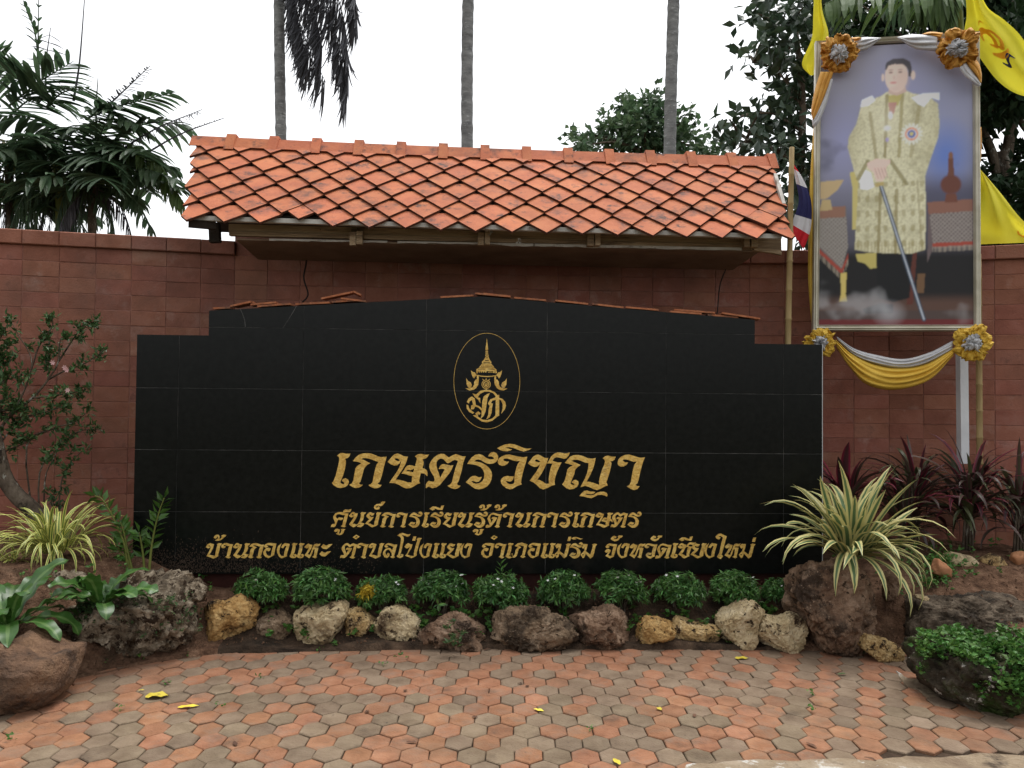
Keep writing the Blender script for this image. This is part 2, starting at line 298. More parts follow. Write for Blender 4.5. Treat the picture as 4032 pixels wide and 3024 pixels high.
# loose crumbs of earth and gravel over the bed (nobody could count them)
mb = MB(); n = 5200
xs = RNG.uniform(-3.6, 4.2, n); d_ = RNG.uniform(-.14, 1.3, n)**1; ys = yb(xs)+d_
zs = np.where(d_ < -.03, .0, bedz(xs, ys)+.02)
for i in range(n):
    r = RNG.uniform(.003, .009)*(1.5 if RNG.random() < .06 else 1); q = RNG.normal(size=(4, 3))*.35
    B_ = np.array([[1, 0, -.5], [-.6, .9, -.5], [-.6, -.9, -.5], [0, 0, .9]])+q
    mb.add(B_*r+np.array([xs[i], ys[i], zs[i]]), [(0, 1, 3), (1, 2, 3), (2, 0, 3)], m=int(RNG.random() < .25))
link('soil_crumbs', mb.mesh('soil_crumbs'), [M['soil_red'], M['soil_red']], kind='stuff')

# ------------------------------------------------------------------ pavement of hexagonal pavers
pv = link('pavement', mesh('pavement', [(-6, 2.0, -.006), (6.5, 2.0, -.006), (6.5, 5.3, -.006), (-6, 5.3, -.006)], [(0, 1, 2, 3)]), M['joint'], kind='structure')
PW, PR = .1178, .1340; prot = rad(-2.3)
def hexmesh(name, s):
    V = []; g = .0022
    for (ins, z) in ((0.0, -.03), (0.0, .004), (.0035, .0075)):
        for k in range(6):
            a = math.pi/2+k*math.pi/3; rx = (PW/2-g-ins)/math.cos(math.pi/6); ry = PR/1.5-g*1.2-ins*1.2
            V.append((rx*math.cos(a), ry*math.sin(a), z))
    j = RNG.normal(size=(6, 2))*.0012*s
    for t in range(3):
        for k in range(6): V[t*6+k] = (V[t*6+k][0]+j[k][0], V[t*6+k][1]+j[k][1], V[t*6+k][2])
    Fc = [tuple(range(12, 18))]+[(t*6+k, t*6+(k+1) % 6, (t+1)*6+(k+1) % 6, (t+1)*6+k) for t in (0, 1) for k in range(6)]
    return V, Fc
HV = [hexmesh('paver', 1) for _ in range(5)]
HM = {}
for k in range(5):
    for c in 'og':
        m_ = mesh('paver', HV[k][0], HV[k][1]); m_.materials.append(M['paver_'+c]); HM[k, c] = m_
c0 = onZ(1700+1205/3.16, 2520+1460/3.16, 0)
cells = []
for r in range(-11, 14):
    for q in range(-46, 47):
        lx = (q+(.5 if r % 2 else 0))*PW; ly = r*PR
        x = c0[0]+lx*math.cos(prot)-ly*math.sin(prot); y = c0[1]+lx*math.sin(prot)+ly*math.cos(prot)
        u, v, z = proj((x, y, 0))
        if not (-90 < u < 4122 and v < 3110): 
            continue
        if y > yb(x)+.05+.04*math.sin(x*9): continue
        edge = 2985+(-18 if u > 3500 else 0)+max(0, (2956-u))*.05
        if v > edge+8 and u > 2900: continue
        cells.append((z, x, y, q, r))
cells.sort()
stuffm = MB()
for i, (z, x, y, q, r) in enumerate(cells):
    c = 'o' if ((q+(r//2)) % 2 == 0) else 'g'
    if random.random() < .24: c = 'g' if c == 'o' else 'o'
    k = random.randrange(5); dz = random.gauss(0, .0016); sink = -.004*float(sstep(-.12, .08, y-yb(x)))
    rz = prot+random.gauss(0, .02); tx, ty = random.gauss(0, .012), random.gauss(0, .012)
    if i < 300:
        o = link('paver', HM[k, c], None, pv); o.location = (x, y, dz+sink); o.rotation_euler = (tx, ty, rz)
    else:
        Rm = np.array(Matrix.Rotation(rz, 3, 'Z')); V = np.array(HV[k][0])@Rm.T+np.array([x, y, dz+sink]); V[:, 2] += (V[:, 0]-x)*ty
        stuffm.add(V, HV[k][1], m=0 if c == 'o' else 1)
stuffm.build('far_paving', [M['paver_o'], M['paver_g']], pv, kind='stuff')
# cast concrete strip along the lower right edge and a worn patch by the mossy rock
def slab(name, outline, z0, z1, m, seed, **k):
    pts = np.array([onZ(u, v, z1) for u, v in outline])[:, :2]; n = len(pts); out = []
    for i in range(n):
        a, b = pts[i], pts[(i+1) % n]; c = max(2, int(np.linalg.norm(b-a)/.03))
        for t in range(c): out.append(a+(b-a)*t/c)
    out = np.array(out); out += .010*np.stack([fbm(np.c_[out*14, np.zeros(len(out))], 3, seed), fbm(np.c_[out*14, np.ones(len(out))], 3, seed+5)], 1)
    n = len(out); V = np.vstack([np.c_[out, np.full(n, z0)], np.c_[out, np.full(n, z1)]])
    T = tessellate_polygon([[Vector((*p, 0)) for p in out]])
    Fc = [tuple(i+n for i in t) for t in T]+[(i, (i+1) % n, (i+1) % n+n, i+n) for i in range(n)]
    me = mesh(name, V, Fc); bm = bmesh.new(); bm.from_mesh(me); bmesh.ops.recalc_face_normals(bm, faces=bm.faces); bm.to_mesh(me); bm.free()
    return link(name, me, m, **k)
slab('concrete_edge', [(2600, 3110), (2700, 3010), (2960, 2990), (3120, 2996), (3300, 2984), (3440, 2992), (3560, 2976), (3700, 2984), (3860, 2964), (4040, 2972), (4300, 2950), (4300, 3110)], -.03, .013, M['concrete'], 4, kind='structure')
slab('worn_concrete', [(3530, 2640), (3580, 2672), (3640, 2676), (3760, 2670), (3780, 2735), (3660, 2745), (3610, 2715), (3560, 2690)], -.03, .0125, M['concrete'], 9, kind='structure')

# ------------------------------------------------------------------ block wall
BW, BH = .2475, .1150; WTOP = CAMH+1.26; DEP = .19
def plan(u, zc): p = W(u, 1500, zc); return np.array([p[0], p[1]])
A = plan(917, 6.60); B = plan(2814, 6.79); C = plan(3500, 6.72)
dl = A-plan(0, 6.19); dl /= np.linalg.norm(dl); A0 = A-dl*(BW*11)
dr = plan(4032, 6.43)-C; dr /= np.linalg.norm(dr); D = C+dr*(BW*7)
nB = round(np.linalg.norm(B-A)/BW); nC = round(np.linalg.norm(C-B)/BW)
wall = empty('block_wall', (A[0], A[1], 0), 'long wall of reddish brown stacked blocks behind the black sign', 'wall')
def blockmesh(wd, h, d, ch=.003, g=.0014):
    a, b = wd/2-g, h/2-g
    V = [(-a, d, -b), (a, d, -b), (a, d, b), (-a, d, b), (-a, ch, -b), (a, ch, -b), (a, ch, b), (-a, ch, b), (-a+ch, 0, -b+ch), (a-ch, 0, -b+ch), (a-ch, 0, b-ch), (-a+ch, 0, b-ch)]
    Fc = [(8, 9, 10, 11)]+[(4+k, 4+(k+1) % 4, 8+(k+1) % 4, 8+k) for k in range(4)]+[(k, (k+1) % 4, 4+(k+1) % 4, 4+k) for k in range(4)]
    return mesh('block', V, Fc)
bmesh_n = blockmesh(BW, BH, .05); bmesh_n.materials.append(M['block'])
capm = blockmesh(BW, .108, .26, .006, .0015); capm.materials.append(M['block'])
capm.vertices  # coping block: projects in front of the wall face
NR = 22
segs = [(A0, A, 11, True), (A, B, nB, False), (B, C, nC, True), (C, D, 7, True)]
nblk = 0
for si, (p, q, n, cap) in enumerate(segs):
    t = (q-p)/np.linalg.norm(q-p); L_ = np.linalg.norm(q-p)/n; nrm = np.array([-t[1], t[0]])   # points away from the camera
    ang = math.atan2(t[1], t[0])
    c = (p+q)/2; mid = c+nrm*(.0045+DEP/2)
    top = WTOP-.06 if cap else WTOP+.12
    m_ = MB(); R_ = np.array(Matrix.Rotation(ang, 3, 'Z')); m_.box((mid[0]-A[0], mid[1]-A[1], top/2-.1), (np.linalg.norm(q-p)/2+(.004 if si % 2 else 0), DEP/2, top/2+.1), R_)
    m_.build('wall_core', M['mortar'], wall)
    for i in range(n):
        b_ = p+t*(i+.5)*L_
        rows = [-1]+list(range(NR)) if cap else list(range(-1, NR))
        for r in range(-1, NR):
            if r == -1 and cap:
                o = link('coping_block', capm, None, wall); o.location = (b_[0]-A[0]-nrm[0]*.035, b_[1]-A[1]-nrm[1]*.035, WTOP-.054+random.gauss(0, .0006)); o.rotation_euler = (0, 0, ang); o.scale = (L_/BW, 1, 1); continue
            zc_ = WTOP-.108-(r+.5)*BH
            u, v, _ = proj((b_[0], b_[1], zc_))
            if zc_ < bedz(b_[0], b_[1])-.05: continue
            if not (-230 < u < 4260): continue
            if 720 < u < 3060 and v > 1440 or 880 < u < 2900 and v > 1320: continue        # wholly behind the black sign
            if zc_ > WTOP+.02 and (u < 900 or u > 2850): continue
            o = link('block', bmesh_n, None, wall); o.location = (b_[0]-A[0]-nrm[0]*.0, b_[1]-A[1], zc_); o.location.x += nrm[0]*random.gauss(0, .0012); o.location.y += nrm[1]*random.gauss(0, .0012)
            o.rotation_euler = (random.gauss(0, .003), 0, ang+random.gauss(0, .004)); o.scale = (L_/BW, 1, 1); nblk += 1
print('blocks', nblk)

# ------------------------------------------------------------------ black granite sign
SY = 5.625; SX0 = -1.8877; SZ0 = CAMH+.49616; SZB = SZ0-1.6
def sp(u, v): p = onY(u, v, SY); return np.array([p[0], p[2]])
xl = sp(530, 1800)[0]; xr = sp(3236, 1700)[0]; xsl = sp(822, 1290)[0]; xsr = sp(2972, 1300)[0]
zsl = sp(680, 1319)[1]; zsr = sp(3100, 1355)[1]; ztl = sp(822, 1223)[1]; ztr = sp(2972, 1259)[1]; pk = sp(1896, 1167)
sign = empty('stone_sign', ((xl+xr)/2, SY+.07, 0), 'wide black granite sign with gold Thai lettering, shoulders and a low gabled top', 'sign')
so_ = np.array([(xl+xr)/2, SY+.07, 0])
def topz(x): return np.interp(x, [xsl, pk[0], xsr], [ztl, pk[1], ztr])
def prism(poly, y0, y1, mb):
    n = len(poly); V = [(x-so_[0], y0-so_[1], z) for x, z in poly]+[(x-so_[0], y1-so_[1], z) for x, z in poly]
    T = tessellate_polygon([[Vector((x, z, 0)) for x, z in poly]])
    area = sum(poly[i][0]*poly[(i+1) % n][1]-poly[(i+1) % n][0]*poly[i][1] for i in range(n))
    if area < 0: T = T
    Fc = [tuple(t) for t in T]+[tuple(i+n for i in t[::-1]) for t in T]+[(i, i+n, (i+1) % n+n, (i+1) % n) for i in range(n)]
    mb.add(V, Fc)
cols_ = [xl]+[SX0+.8*k for k in range(6)]+[xr]; rows_ = [SZ0-.4*k for k in range(5)]
g = .0017
def panel(poly):
    m_ = MB(); prism(poly, SY, SY+.02, m_); o = m_.build('granite_panel', M['granite'], sign)
    bm = bmesh.new(); bm.from_mesh(o.data); bmesh.ops.recalc_face_normals(bm, faces=bm.faces); bm.to_mesh(o.data); bm.free()
for c in range(7):
    a, b = cols_[c]+(g if c else 0), cols_[c+1]-(g if c < 6 else 0)
    for r in range(4):
        zt, zb = rows_[r]-g, rows_[r+1]+(g if r < 3 else 0)
        if r == 0 and c == 0: poly = [(a, zb), (b, zb), (b, zsl), (a, zsl)]
        elif r == 0 and c == 1: poly = [(a, zb), (b, zb), (b, zt), (xsl, zt), (xsl, zsl), (a, zsl)]
        elif r == 0 and c == 5: poly = [(a, zb), (b, zb), (b, zsr), (xsr, zsr), (xsr, zt), (a, zt)]
        elif r == 0 and c == 6: poly = [(a, zb), (b, zb), (b, zsr), (a, zsr)]
        else: poly = [(a, zb), (b, zb), (b, zt), (a, zt)]
        panel(poly)
for c in range(1, 6):                                                # sloping top course
    a, b = max(cols_[c]+g, xsl), min(cols_[c+1]-g, xsr); zb = SZ0+g
    poly = [(a, zb), (b, zb), (b, topz(b)), (a, topz(a))]
    if a < pk[0] < b: poly = [(a, zb), (b, zb), (b, topz(b)), tuple(pk), (a, topz(a))]
    panel(poly)
m_ = MB(); e = .003                                                  # cement core, shows in the joints and on the right flank
prism([(xl+e, SZB+.0), (xr+.004, SZB+.0), (xr+.004, zsr-e), (xsr-e, zsr-e), (xsr-e, ztr-e), (pk[0], pk[1]-e), (xsl+e, ztl-e), (xsl+e, zsl-e), (xl+e, zsl-e)], SY+.0035, SY+.15, m_)
o = m_.build('cement_core', M['grout'], sign); bm = bmesh.new(); bm.from_mesh(o.data); bmesh.ops.recalc_face_normals(bm, faces=bm.faces); bm.to_mesh(o.data); bm.free()
m_ = MB(); m_.box((xr+.008-so_[0], .012, (SZB+zsr)/2), (.0035, .07, (zsr-SZB)/2)); m_.build('side_render', M['postwhite'], sign)
m_ = MB(); m_.box((0, .03, SZB/2-.1), ((xr-xl)/2-.05, .055, SZB/2+.098)); m_.build('plinth', M['plinth'], sign)
for pl in ([(946, 1218), (956, 1238), (964, 1262), (966, 1288)], [(1167, 1206), (1158, 1222), (1138, 1255), (1114, 1291)]):     # pale cracks
    m_ = MB(); m_.tube([(sp(*p)[0]-so_[0], SY-so_[1], sp(*p)[1]) for p in pl], .0016, 5); m_.build('crack', M['grout'], sign)

# ---- lettering: outlines in zoomed photograph pixels, laid on the sign's face
K1 = cr(1300, 1740, 5.267); K2 = cr(1660, 1740, 5.267); K3 = cr(2060, 1740, 4.424); K4 = cr(1290, 1980, 6.32); K5 = cr(1800, 1980, 6.32)
K6 = cr(800, 2090, 5.821); K7 = cr(1480, 2080, 5.53); K8 = cr(2370, 2090, 6.703); K9 = cr(1850, 2080, 3.881); KA = cr(2350, 2080, 3.16); KB = cr(780, 2080, 3.16)
GL = {}
def G(name, K, base, *loops):                      # base: y of the baseline in that zoom
    GL[name] = ([[K(x, y) for x, y in l] for l in loops], K(0, base)[1])
G('e', K1, 955, [(145,285),(205,235),(260,228),(325,243),(395,245),(418,242),(405,290),(370,330),(310,350),(328,400),(322,470),(300,590),(270,690),(236,775),(212,825),(218,852),(255,873),(290,876),(297,852),(275,828),(240,808),(265,768),(320,752),(372,780),(390,830),(370,890),(310,935),(220,957),(140,940),(80,905),(38,855),(75,800),(115,700),(150,560),(180,430),(190,350),(180,310)])
G('ko', K1, 957, [(470,400),(520,330),(590,270),(670,240),(770,232),(860,245),(940,275),(1000,303),(1060,315),(1170,307),(1155,370),(1120,500),(1085,650),(1050,770),(1025,830),(988,860),(1010,885),(1070,893),(1040,930),(990,955),(930,962),(870,945),(825,920),(795,893),(850,870),(880,830),(905,700),(935,560),(965,470),(1005,410),(950,400),(880,370),(800,345),(740,335),(690,335),(640,355),(700,375),(770,412),(830,442),(770,475),(715,535),(690,600),(660,720),(630,820),(595,858),(625,885),(680,888),(640,925),(590,950),(520,955),(465,935),(425,910),(395,888),(450,860),(480,800),(500,690),(525,550),(560,500),(645,445),(600,420),(540,405)])
G('so', K1, 960, [(1190,410),(1230,370),(1280,305),(1330,260),(1395,240),(1450,255),(1520,295),(1612,308),(1590,390),(1555,470),(1500,570),(1440,660),(1360,780),(1430,785),(1510,805),(1600,835),(1690,843),(1695,760),(1705,710),(1640,695),(1570,670),(1480,655),(1530,590),(1560,530),(1600,495),(1650,478),(1700,490),(1760,505),(1780,430),(1800,350),(1785,320),(1755,300),(1820,255),(1890,248),(1960,265),(2020,265),(2052,258),(2020,310),(1985,340),(1918,362),(1940,420),(1935,470),(1915,540),(1960,555),(2005,590),(2020,650),(2015,712),(1970,670),(1930,650),(1880,650),(1860,730),(1845,820),(1865,855),(1800,880),(1720,930),(1650,958),(1580,965),(1510,940),(1430,890),(1340,855),(1228,848),(1270,780),(1330,700),(1400,590),(1450,490),(1475,395),(1455,410),(1440,445),(1390,483),(1330,490),(1260,465)],
  [(1335,348),(1385,338),(1435,365),(1442,393),(1405,398),(1355,378)], [(1572,608),(1610,577),(1660,587),(1705,572),(1742,545),(1735,590),(1720,632),(1650,613)])
G('to', K2, 965, [(90,960),(88,890),(110,840),(150,808),(210,822),(260,822),(272,780),(255,720),(220,660),(180,590),(158,520),(165,460),(200,390),(260,320),(330,270),(400,245),(470,250),(510,280),(565,322),(640,280),(710,250),(780,275),(850,300),(915,298),(890,360),(865,430),(840,560),(800,710),(770,810),(730,870),(760,900),(810,910),(770,950),(730,970),(680,977),(620,960),(570,935),(537,908),(590,885),(630,830),(660,700),(700,550),(735,450),(755,395),(690,370),(640,390),(590,425),(545,445),(510,420),(470,375),(430,345),(390,345),(340,375),(310,420),(308,490),(330,580),(360,660),(385,745),(430,660),(478,570),(430,555),(355,562),(380,500),(420,465),(460,458),(520,470),(600,490),(660,478),(630,560),(590,630),(520,720),(440,820),(380,890),(310,940),(220,960),(170,935),(130,930)])
G('ro', K2, 970, [(948,455),(985,390),(1040,320),(1110,270),(1200,252),(1270,275),(1330,325),(1400,355),(1450,362),(1500,350),(1495,325),(1450,300),(1383,300),(1400,255),(1440,220),(1495,207),(1550,230),(1588,290),(1585,360),(1550,410),(1490,445),(1410,457),(1350,445),(1290,415),(1230,375),(1180,362),(1130,370),(1090,405),(1160,412),(1250,435),(1340,485),(1410,550),(1450,620),(1462,690),(1450,770),(1420,850),(1360,920),(1280,965),(1190,982),(1110,970),(1040,925),(985,880),(915,835),(960,790),(1010,735),(1060,705),(1120,703),(1190,735),(1250,722),(1225,780),(1180,825),(1130,832),(1080,812),(1025,810),(1070,850),(1130,868),(1200,855),(1260,815),(1295,750),(1300,660),(1280,590),(1230,525),(1150,485),(1060,465)])
G('wo', K2, 970, [(1580,390),(1605,340),(1660,300),(1740,268),(1830,262),(1920,285),(2010,305),(2100,318),(2192,308),(2170,400),(2140,500),(2105,620),(2070,770),(2062,850),(2078,880),(2000,905),(1930,945),(1880,975),(1830,983),(1760,960),(1690,910),(1650,860),(1640,800),(1660,760),(1710,720),(1780,703),(1830,715),(1915,712),(1900,770),(1870,810),(1830,822),(1740,805),(1780,855),(1840,882),(1900,870),(1925,840),(1925,730),(1940,640),(1970,520),(2000,450),(2038,395),(1970,400),(1900,385),(1830,360),(1770,342),(1715,345),(1695,365),(1715,395),(1765,410),(1812,408),(1780,455),(1720,490),(1660,495),(1605,470),(1580,430)])
G('i', K2, 970, [(1565,130),(1630,95),(1720,55),(1830,38),(1930,52),(2030,90),(2130,130),(2200,140),(2286,132),(2230,165),(2170,185),(2115,200),(2060,185),(1980,155),(1900,125),(1820,108),(1730,115),(1790,135),(1840,148),(1878,148),(1850,175),(1780,193),(1700,190),(1630,170)])
G('cho', K3, 825, [(80,372),(130,315),(170,260),(220,228),(265,220),(320,245),(375,278),(435,280),(410,370),(375,450),(320,550),(280,610),(245,658),(290,665),(340,690),(395,730),(448,728),(445,640),(460,540),(480,450),(510,375),(415,375),(450,320),(490,250),(540,205),(600,183),(660,188),(720,202),(770,195),(815,182),(790,240),(750,285),(710,293),(650,278),(590,265),(545,280),(510,328),(560,345),(610,358),(670,355),(630,430),(590,520),(560,610),(545,690),(555,745),(490,765),(430,800),(350,828),(290,805),(240,755),(180,705),(115,675),(160,610),(220,530),(270,450),(300,370),(280,400),(240,430),(190,435),(130,410)], [(200,318),(235,302),(280,325),(300,345),(270,355),(220,343)])
G('yo_ing', K3, 830, [(725,365),(770,310),(820,255),(880,230),(960,227),(1040,245),(1120,280),(1190,292),(1262,282),(1240,390),(1215,470),(1170,570),(1130,645),(1105,692),(1160,695),(1230,715),(1325,750),(1320,680),(1340,590),(1375,480),(1410,400),(1425,340),(1415,310),(1385,285),(1430,248),(1480,238),(1540,255),(1612,258),(1590,310),(1560,330),(1520,338),(1538,370),(1530,430),(1505,530),(1470,640),(1448,700),(1475,758),(1420,775),(1350,815),(1285,838),(1220,820),(1150,785),(1080,765),(1000,788),(1020,740),(1070,650),(1110,550),(1135,440),(1138,368),(1080,360),(1010,330),(950,310),(890,312),(835,330),(900,355),(1000,402),(950,435),(905,485),(890,560),(860,630),(835,690),(822,722),(850,745),(885,750),(892,730),(842,705),(880,665),(920,660),(960,685),(965,730),(940,780),(880,818),(810,828),(750,805),(680,742),(720,680),(750,580),(770,480),(800,445),(865,408),(800,385)])
G('yo_tail', K3, 830, [(978,942),(1020,890),(1060,855),(1110,845),(1170,862),(1255,870),(1230,900),(1180,912),(1120,902),(1070,905),(1110,922),(1180,930),(1230,920),(1290,880),(1350,867),(1410,868),(1455,890),(1470,920),(1460,950),(1420,935),(1360,918),(1300,925),(1240,955),(1190,980),(1120,968),(1050,950)])
G('aa', K3, 832, [(1642,370),(1655,310),(1700,260),(1770,228),(1850,220),(1930,245),(2010,270),(2070,275),(2122,265),(2090,340),(2060,440),(2030,560),(2010,660),(1990,720),(1955,745),(1985,770),(2028,772),(1990,820),(1930,838),(1870,818),(1805,775),(1850,750),(1875,700),(1890,600),(1915,470),(1940,390),(1975,345),(1920,345),(1850,322),(1790,303),(1745,305),(1735,328),(1770,355),(1825,358),(1800,400),(1750,428),(1700,430),(1655,405)])
G('sala', K4, 605, [(80,600),(90,555),(120,522),(170,530),(185,490),(165,430),(140,370),(145,330),(190,265),(260,230),(340,228),(380,235),(400,190),(440,165),(510,172),(595,150),(575,210),(530,235),(470,232),(405,242),(440,255),(520,262),(495,350),(465,470),(435,570),(465,575),(430,605),(380,605),(325,575),(365,555),(390,440),(415,350),(440,312),(370,300),(290,275),(240,285),(208,320),(210,360),(240,395),(280,360),(320,365),(388,375),(370,415),(330,432),(270,415),(245,450),(225,510),(195,580),(160,605),(120,595)])
G('no', K4, 605, [(530,322),(570,275),(610,230),(650,225),(690,255),(755,262),(735,330),(700,400),(620,520),(670,520),(720,545),(760,510),(800,440),(825,350),(830,280),(815,260),(850,228),(900,235),(960,235),(935,275),(905,290),(905,360),(880,430),(830,485),(920,518),(880,570),(820,608),(725,588),(760,555),(840,545),(790,530),(740,550),(690,590),(640,608),(590,580),(535,530),(580,470),(640,380),(680,300),(650,340),(600,360),(560,350)], [(590,290),(625,275),(655,297),(628,315)])
G('yo', K4, 605, [(960,330),(990,280),(1030,240),(1075,232),(1120,255),(1170,255),(1140,305),(1100,320),(1040,290),(1050,335),(1100,350),(1145,352),(1110,410),(1050,470),(1010,515),(1060,515),(1110,545),(1160,555),(1165,480),(1190,400),(1220,310),(1210,260),(1240,228),(1290,235),(1342,238),(1320,280),(1295,295),(1285,370),(1260,460),(1250,545),(1190,580),(1110,608),(1050,580),(990,535),(935,520),(980,460),(1040,405),(990,370)])
G('uu', K4, 605, [(160,695),(200,650),(250,645),(310,670),(280,770),(320,760),(335,720),(345,680),(330,655),(380,645),(448,655),(410,690),(400,740),(370,775),(300,803),(250,790),(210,770),(245,740),(255,690),(225,720),(185,725)])
G('kar', K4, 605, [(1150,120),(1170,65),(1220,30),(1275,25),(1320,20),(1340,-5),(1315,-15),(1370,-35),(1440,-30),(1410,10),(1370,60),(1320,85),(1270,70),(1220,80),(1210,115),(1240,130),(1235,105),(1270,85),(1305,115),(1285,155),(1225,172),(1175,155)])
G('do', K5, 612, [(708,615),(715,570),(745,540),(800,555),(805,520),(770,440),(752,390),(780,330),(840,265),(900,245),(970,260),(1040,282),(1118,280),(1095,370),(1065,480),(1035,570),(1065,588),(1030,615),(985,620),(932,588),(970,560),(990,450),(1020,360),(1035,330),(960,310),(900,290),(850,300),(822,345),(825,400),(850,490),(880,430),(900,395),(850,395),(880,355),(920,348),(1000,365),(960,440),(890,530),(830,600),(770,615)])
G('tho', K5, 612, [(545,105),(570,65),(620,38),(670,45),(692,80),(685,140),(720,135),(745,100),(735,60),(790,35),(858,45),(840,85),(800,105),(770,140),(720,175),(660,190),(600,188),(570,175),(620,160),(650,130),(655,95),(630,80),(615,90),(630,110),(600,135),(560,128)])
G('bo', K6, 630, [(62,375),(100,310),(160,280),(200,295),(250,310),(225,400),(180,490),(140,545),(200,560),(275,575),(285,500),(305,400),(330,320),(315,308),(360,282),(435,290),(410,330),(395,345),(375,440),(345,540),(348,580),(290,615),(230,637),(160,605),(78,578),(130,490),(170,400),(180,345),(160,385),(115,402)], [(115,350),(150,333),(170,345),(150,362)])
G('o', K6, 627, [(1393,350),(1420,310),(1480,280),(1560,278),(1680,295),(1660,380),(1640,480),(1625,560),(1560,595),(1500,628),(1430,600),(1385,540),(1375,490),(1400,440),(1440,400),(1490,385),(1550,405),(1535,445),(1500,470),(1450,450),(1435,490),(1460,545),(1500,575),(1550,575),(1565,500),(1580,420),(1608,345),(1540,335),(1470,320),(1450,335),(1495,350),(1460,380),(1420,388)])
G('ngo', K6, 628, [(1800,280),(1765,370),(1745,460),(1755,530),(1790,575),(1850,580),(1865,480),(1890,400),(1910,350),(1880,340),(1860,360),(1835,400),(1785,378),(1820,320),(1870,280),(1930,290),(1985,302),(1960,400),(1935,480),(1918,560),(1925,580),(1860,610),(1800,630),(1740,590),(1700,510),(1690,430),(1720,350)])
G('lo', K7, 648, [(185,390),(215,345),(270,322),(340,335),(400,355),(465,352),(440,450),(410,560),(395,610),(420,625),(380,650),(345,645),(312,620),(350,600),(345,550),(310,490),(270,460),(230,475),(205,520),(215,570),(250,600),(265,590),(235,575),(265,530),(305,560),(290,610),(240,650),(190,630),(155,570),(160,510),(200,455),(260,425),(310,430),(355,480),(375,420),(390,410),(330,380),(270,360),(235,370),(270,400),(225,430)])
G('oo', K7, 648, [(468,158),(520,115),(580,100),(640,120),(700,135),(758,122),(735,165),(690,185),(620,160),(560,145),(605,190),(608,260),(585,360),(560,480),(530,580),(540,605),(560,590),(535,575),(565,555),(600,575),(590,620),(520,650),(470,625),(452,605),(490,560),(515,440),(540,310),(550,220),(520,180)])
G('po', K7, 648, [(622,405),(660,350),(700,322),(750,345),(800,350),(775,430),(720,520),(690,575),(760,600),(825,600),(830,520),(860,400),(890,300),(905,260),(885,235),(930,208),(1000,215),(970,255),(945,330),(915,440),(885,550),(890,590),(830,630),(770,650),(700,620),(637,598),(680,540),(725,450),(740,395),(710,430),(665,438)])
G('mai', K7, 648, [(820,175),(882,175),(855,270),(792,270)])
G('jo', K8, 725, [(95,425),(120,375),(200,330),(290,350),(400,355),(375,460),(345,570),(315,650),(320,670),(260,705),(210,727),(150,695),(92,662),(140,610),(165,555),(140,575),(105,575),(70,543),(120,490),(170,475),(238,510),(210,570),(160,640),(210,660),(250,660),(265,570),(290,470),(310,410),(240,395),(180,385),(160,400),(205,420),(165,455),(120,458)])
G('ho', K8, 725, [(722,430),(780,370),(830,335),(885,365),(940,375),(905,470),(850,560),(805,620),(870,635),(905,540),(945,430),(975,365),(1030,340),(1100,350),(1148,335),(1130,385),(1080,415),(1010,410),(985,440),(1040,440),(1095,450),(1070,550),(1050,640),(1035,680),(1060,690),(1010,727),(932,690),(970,665),(985,580),(1000,485),(960,500),(930,590),(900,660),(850,727),(800,690),(725,645),(780,570),(830,480),(840,430),(800,465),(765,460)])
G('han', K8, 725, [(228,215),(270,160),(320,128),(388,155),(365,195),(300,180),(340,215),(400,215),(440,170),(415,155),(450,122),(550,130),(525,175),(480,185),(440,240),(380,272),(330,275),(270,250)])
G('pho', K9, 453, [(685,270),(730,230),(790,218),(880,245),(860,330),(835,420),(850,435),(810,455),(770,435),(800,400),(815,320),(830,275),(770,260),(740,262),(785,290),(745,320),(725,390),(715,425),(680,452),(630,440),(605,400),(650,385),(655,405),(640,410),(665,425),(685,400),(700,330),(735,290)])
G('mo', K9, 455, [(1300,270),(1340,235),(1400,240),(1385,310),(1370,345),(1440,400),(1465,320),(1480,260),(1465,250),(1500,230),(1545,240),(1520,275),(1500,370),(1480,430),(1440,460),(1370,385),(1350,440),(1325,455),(1290,400),(1345,345),(1355,285),(1330,310)], [(1312,400),(1340,387),(1332,413)])
G('nik', K9, 455, [(318,145),(370,105),(425,135),(370,178)], [(350,145),(375,125),(395,135),(370,152)])
G('ai', KA, 380, [(1475,105),(1510,70),(1545,65),(1615,100),(1600,150),(1575,250),(1550,330),(1560,335),(1570,350),(1540,382),(1510,370),(1495,355),(1525,300),(1550,180),(1570,115),(1540,95),(1510,100),(1540,115),(1520,140),(1490,130)])
G('ii', KA, 380, [(1020,140),(1060,112),(1100,115),(1150,135),(1160,105),(1195,100),(1175,155),(1120,150),(1080,135),(1085,150),(1055,160)])
G('a1', KB, 370, [(1530,230),(1560,195),(1580,210),(1600,215),(1625,200),(1675,195),(1640,230),(1600,260),(1555,255)])
G('a2', KB, 370, [(1510,320),(1540,285),(1560,300),(1585,305),(1605,290),(1655,285),(1620,320),(1580,352),(1535,345)])
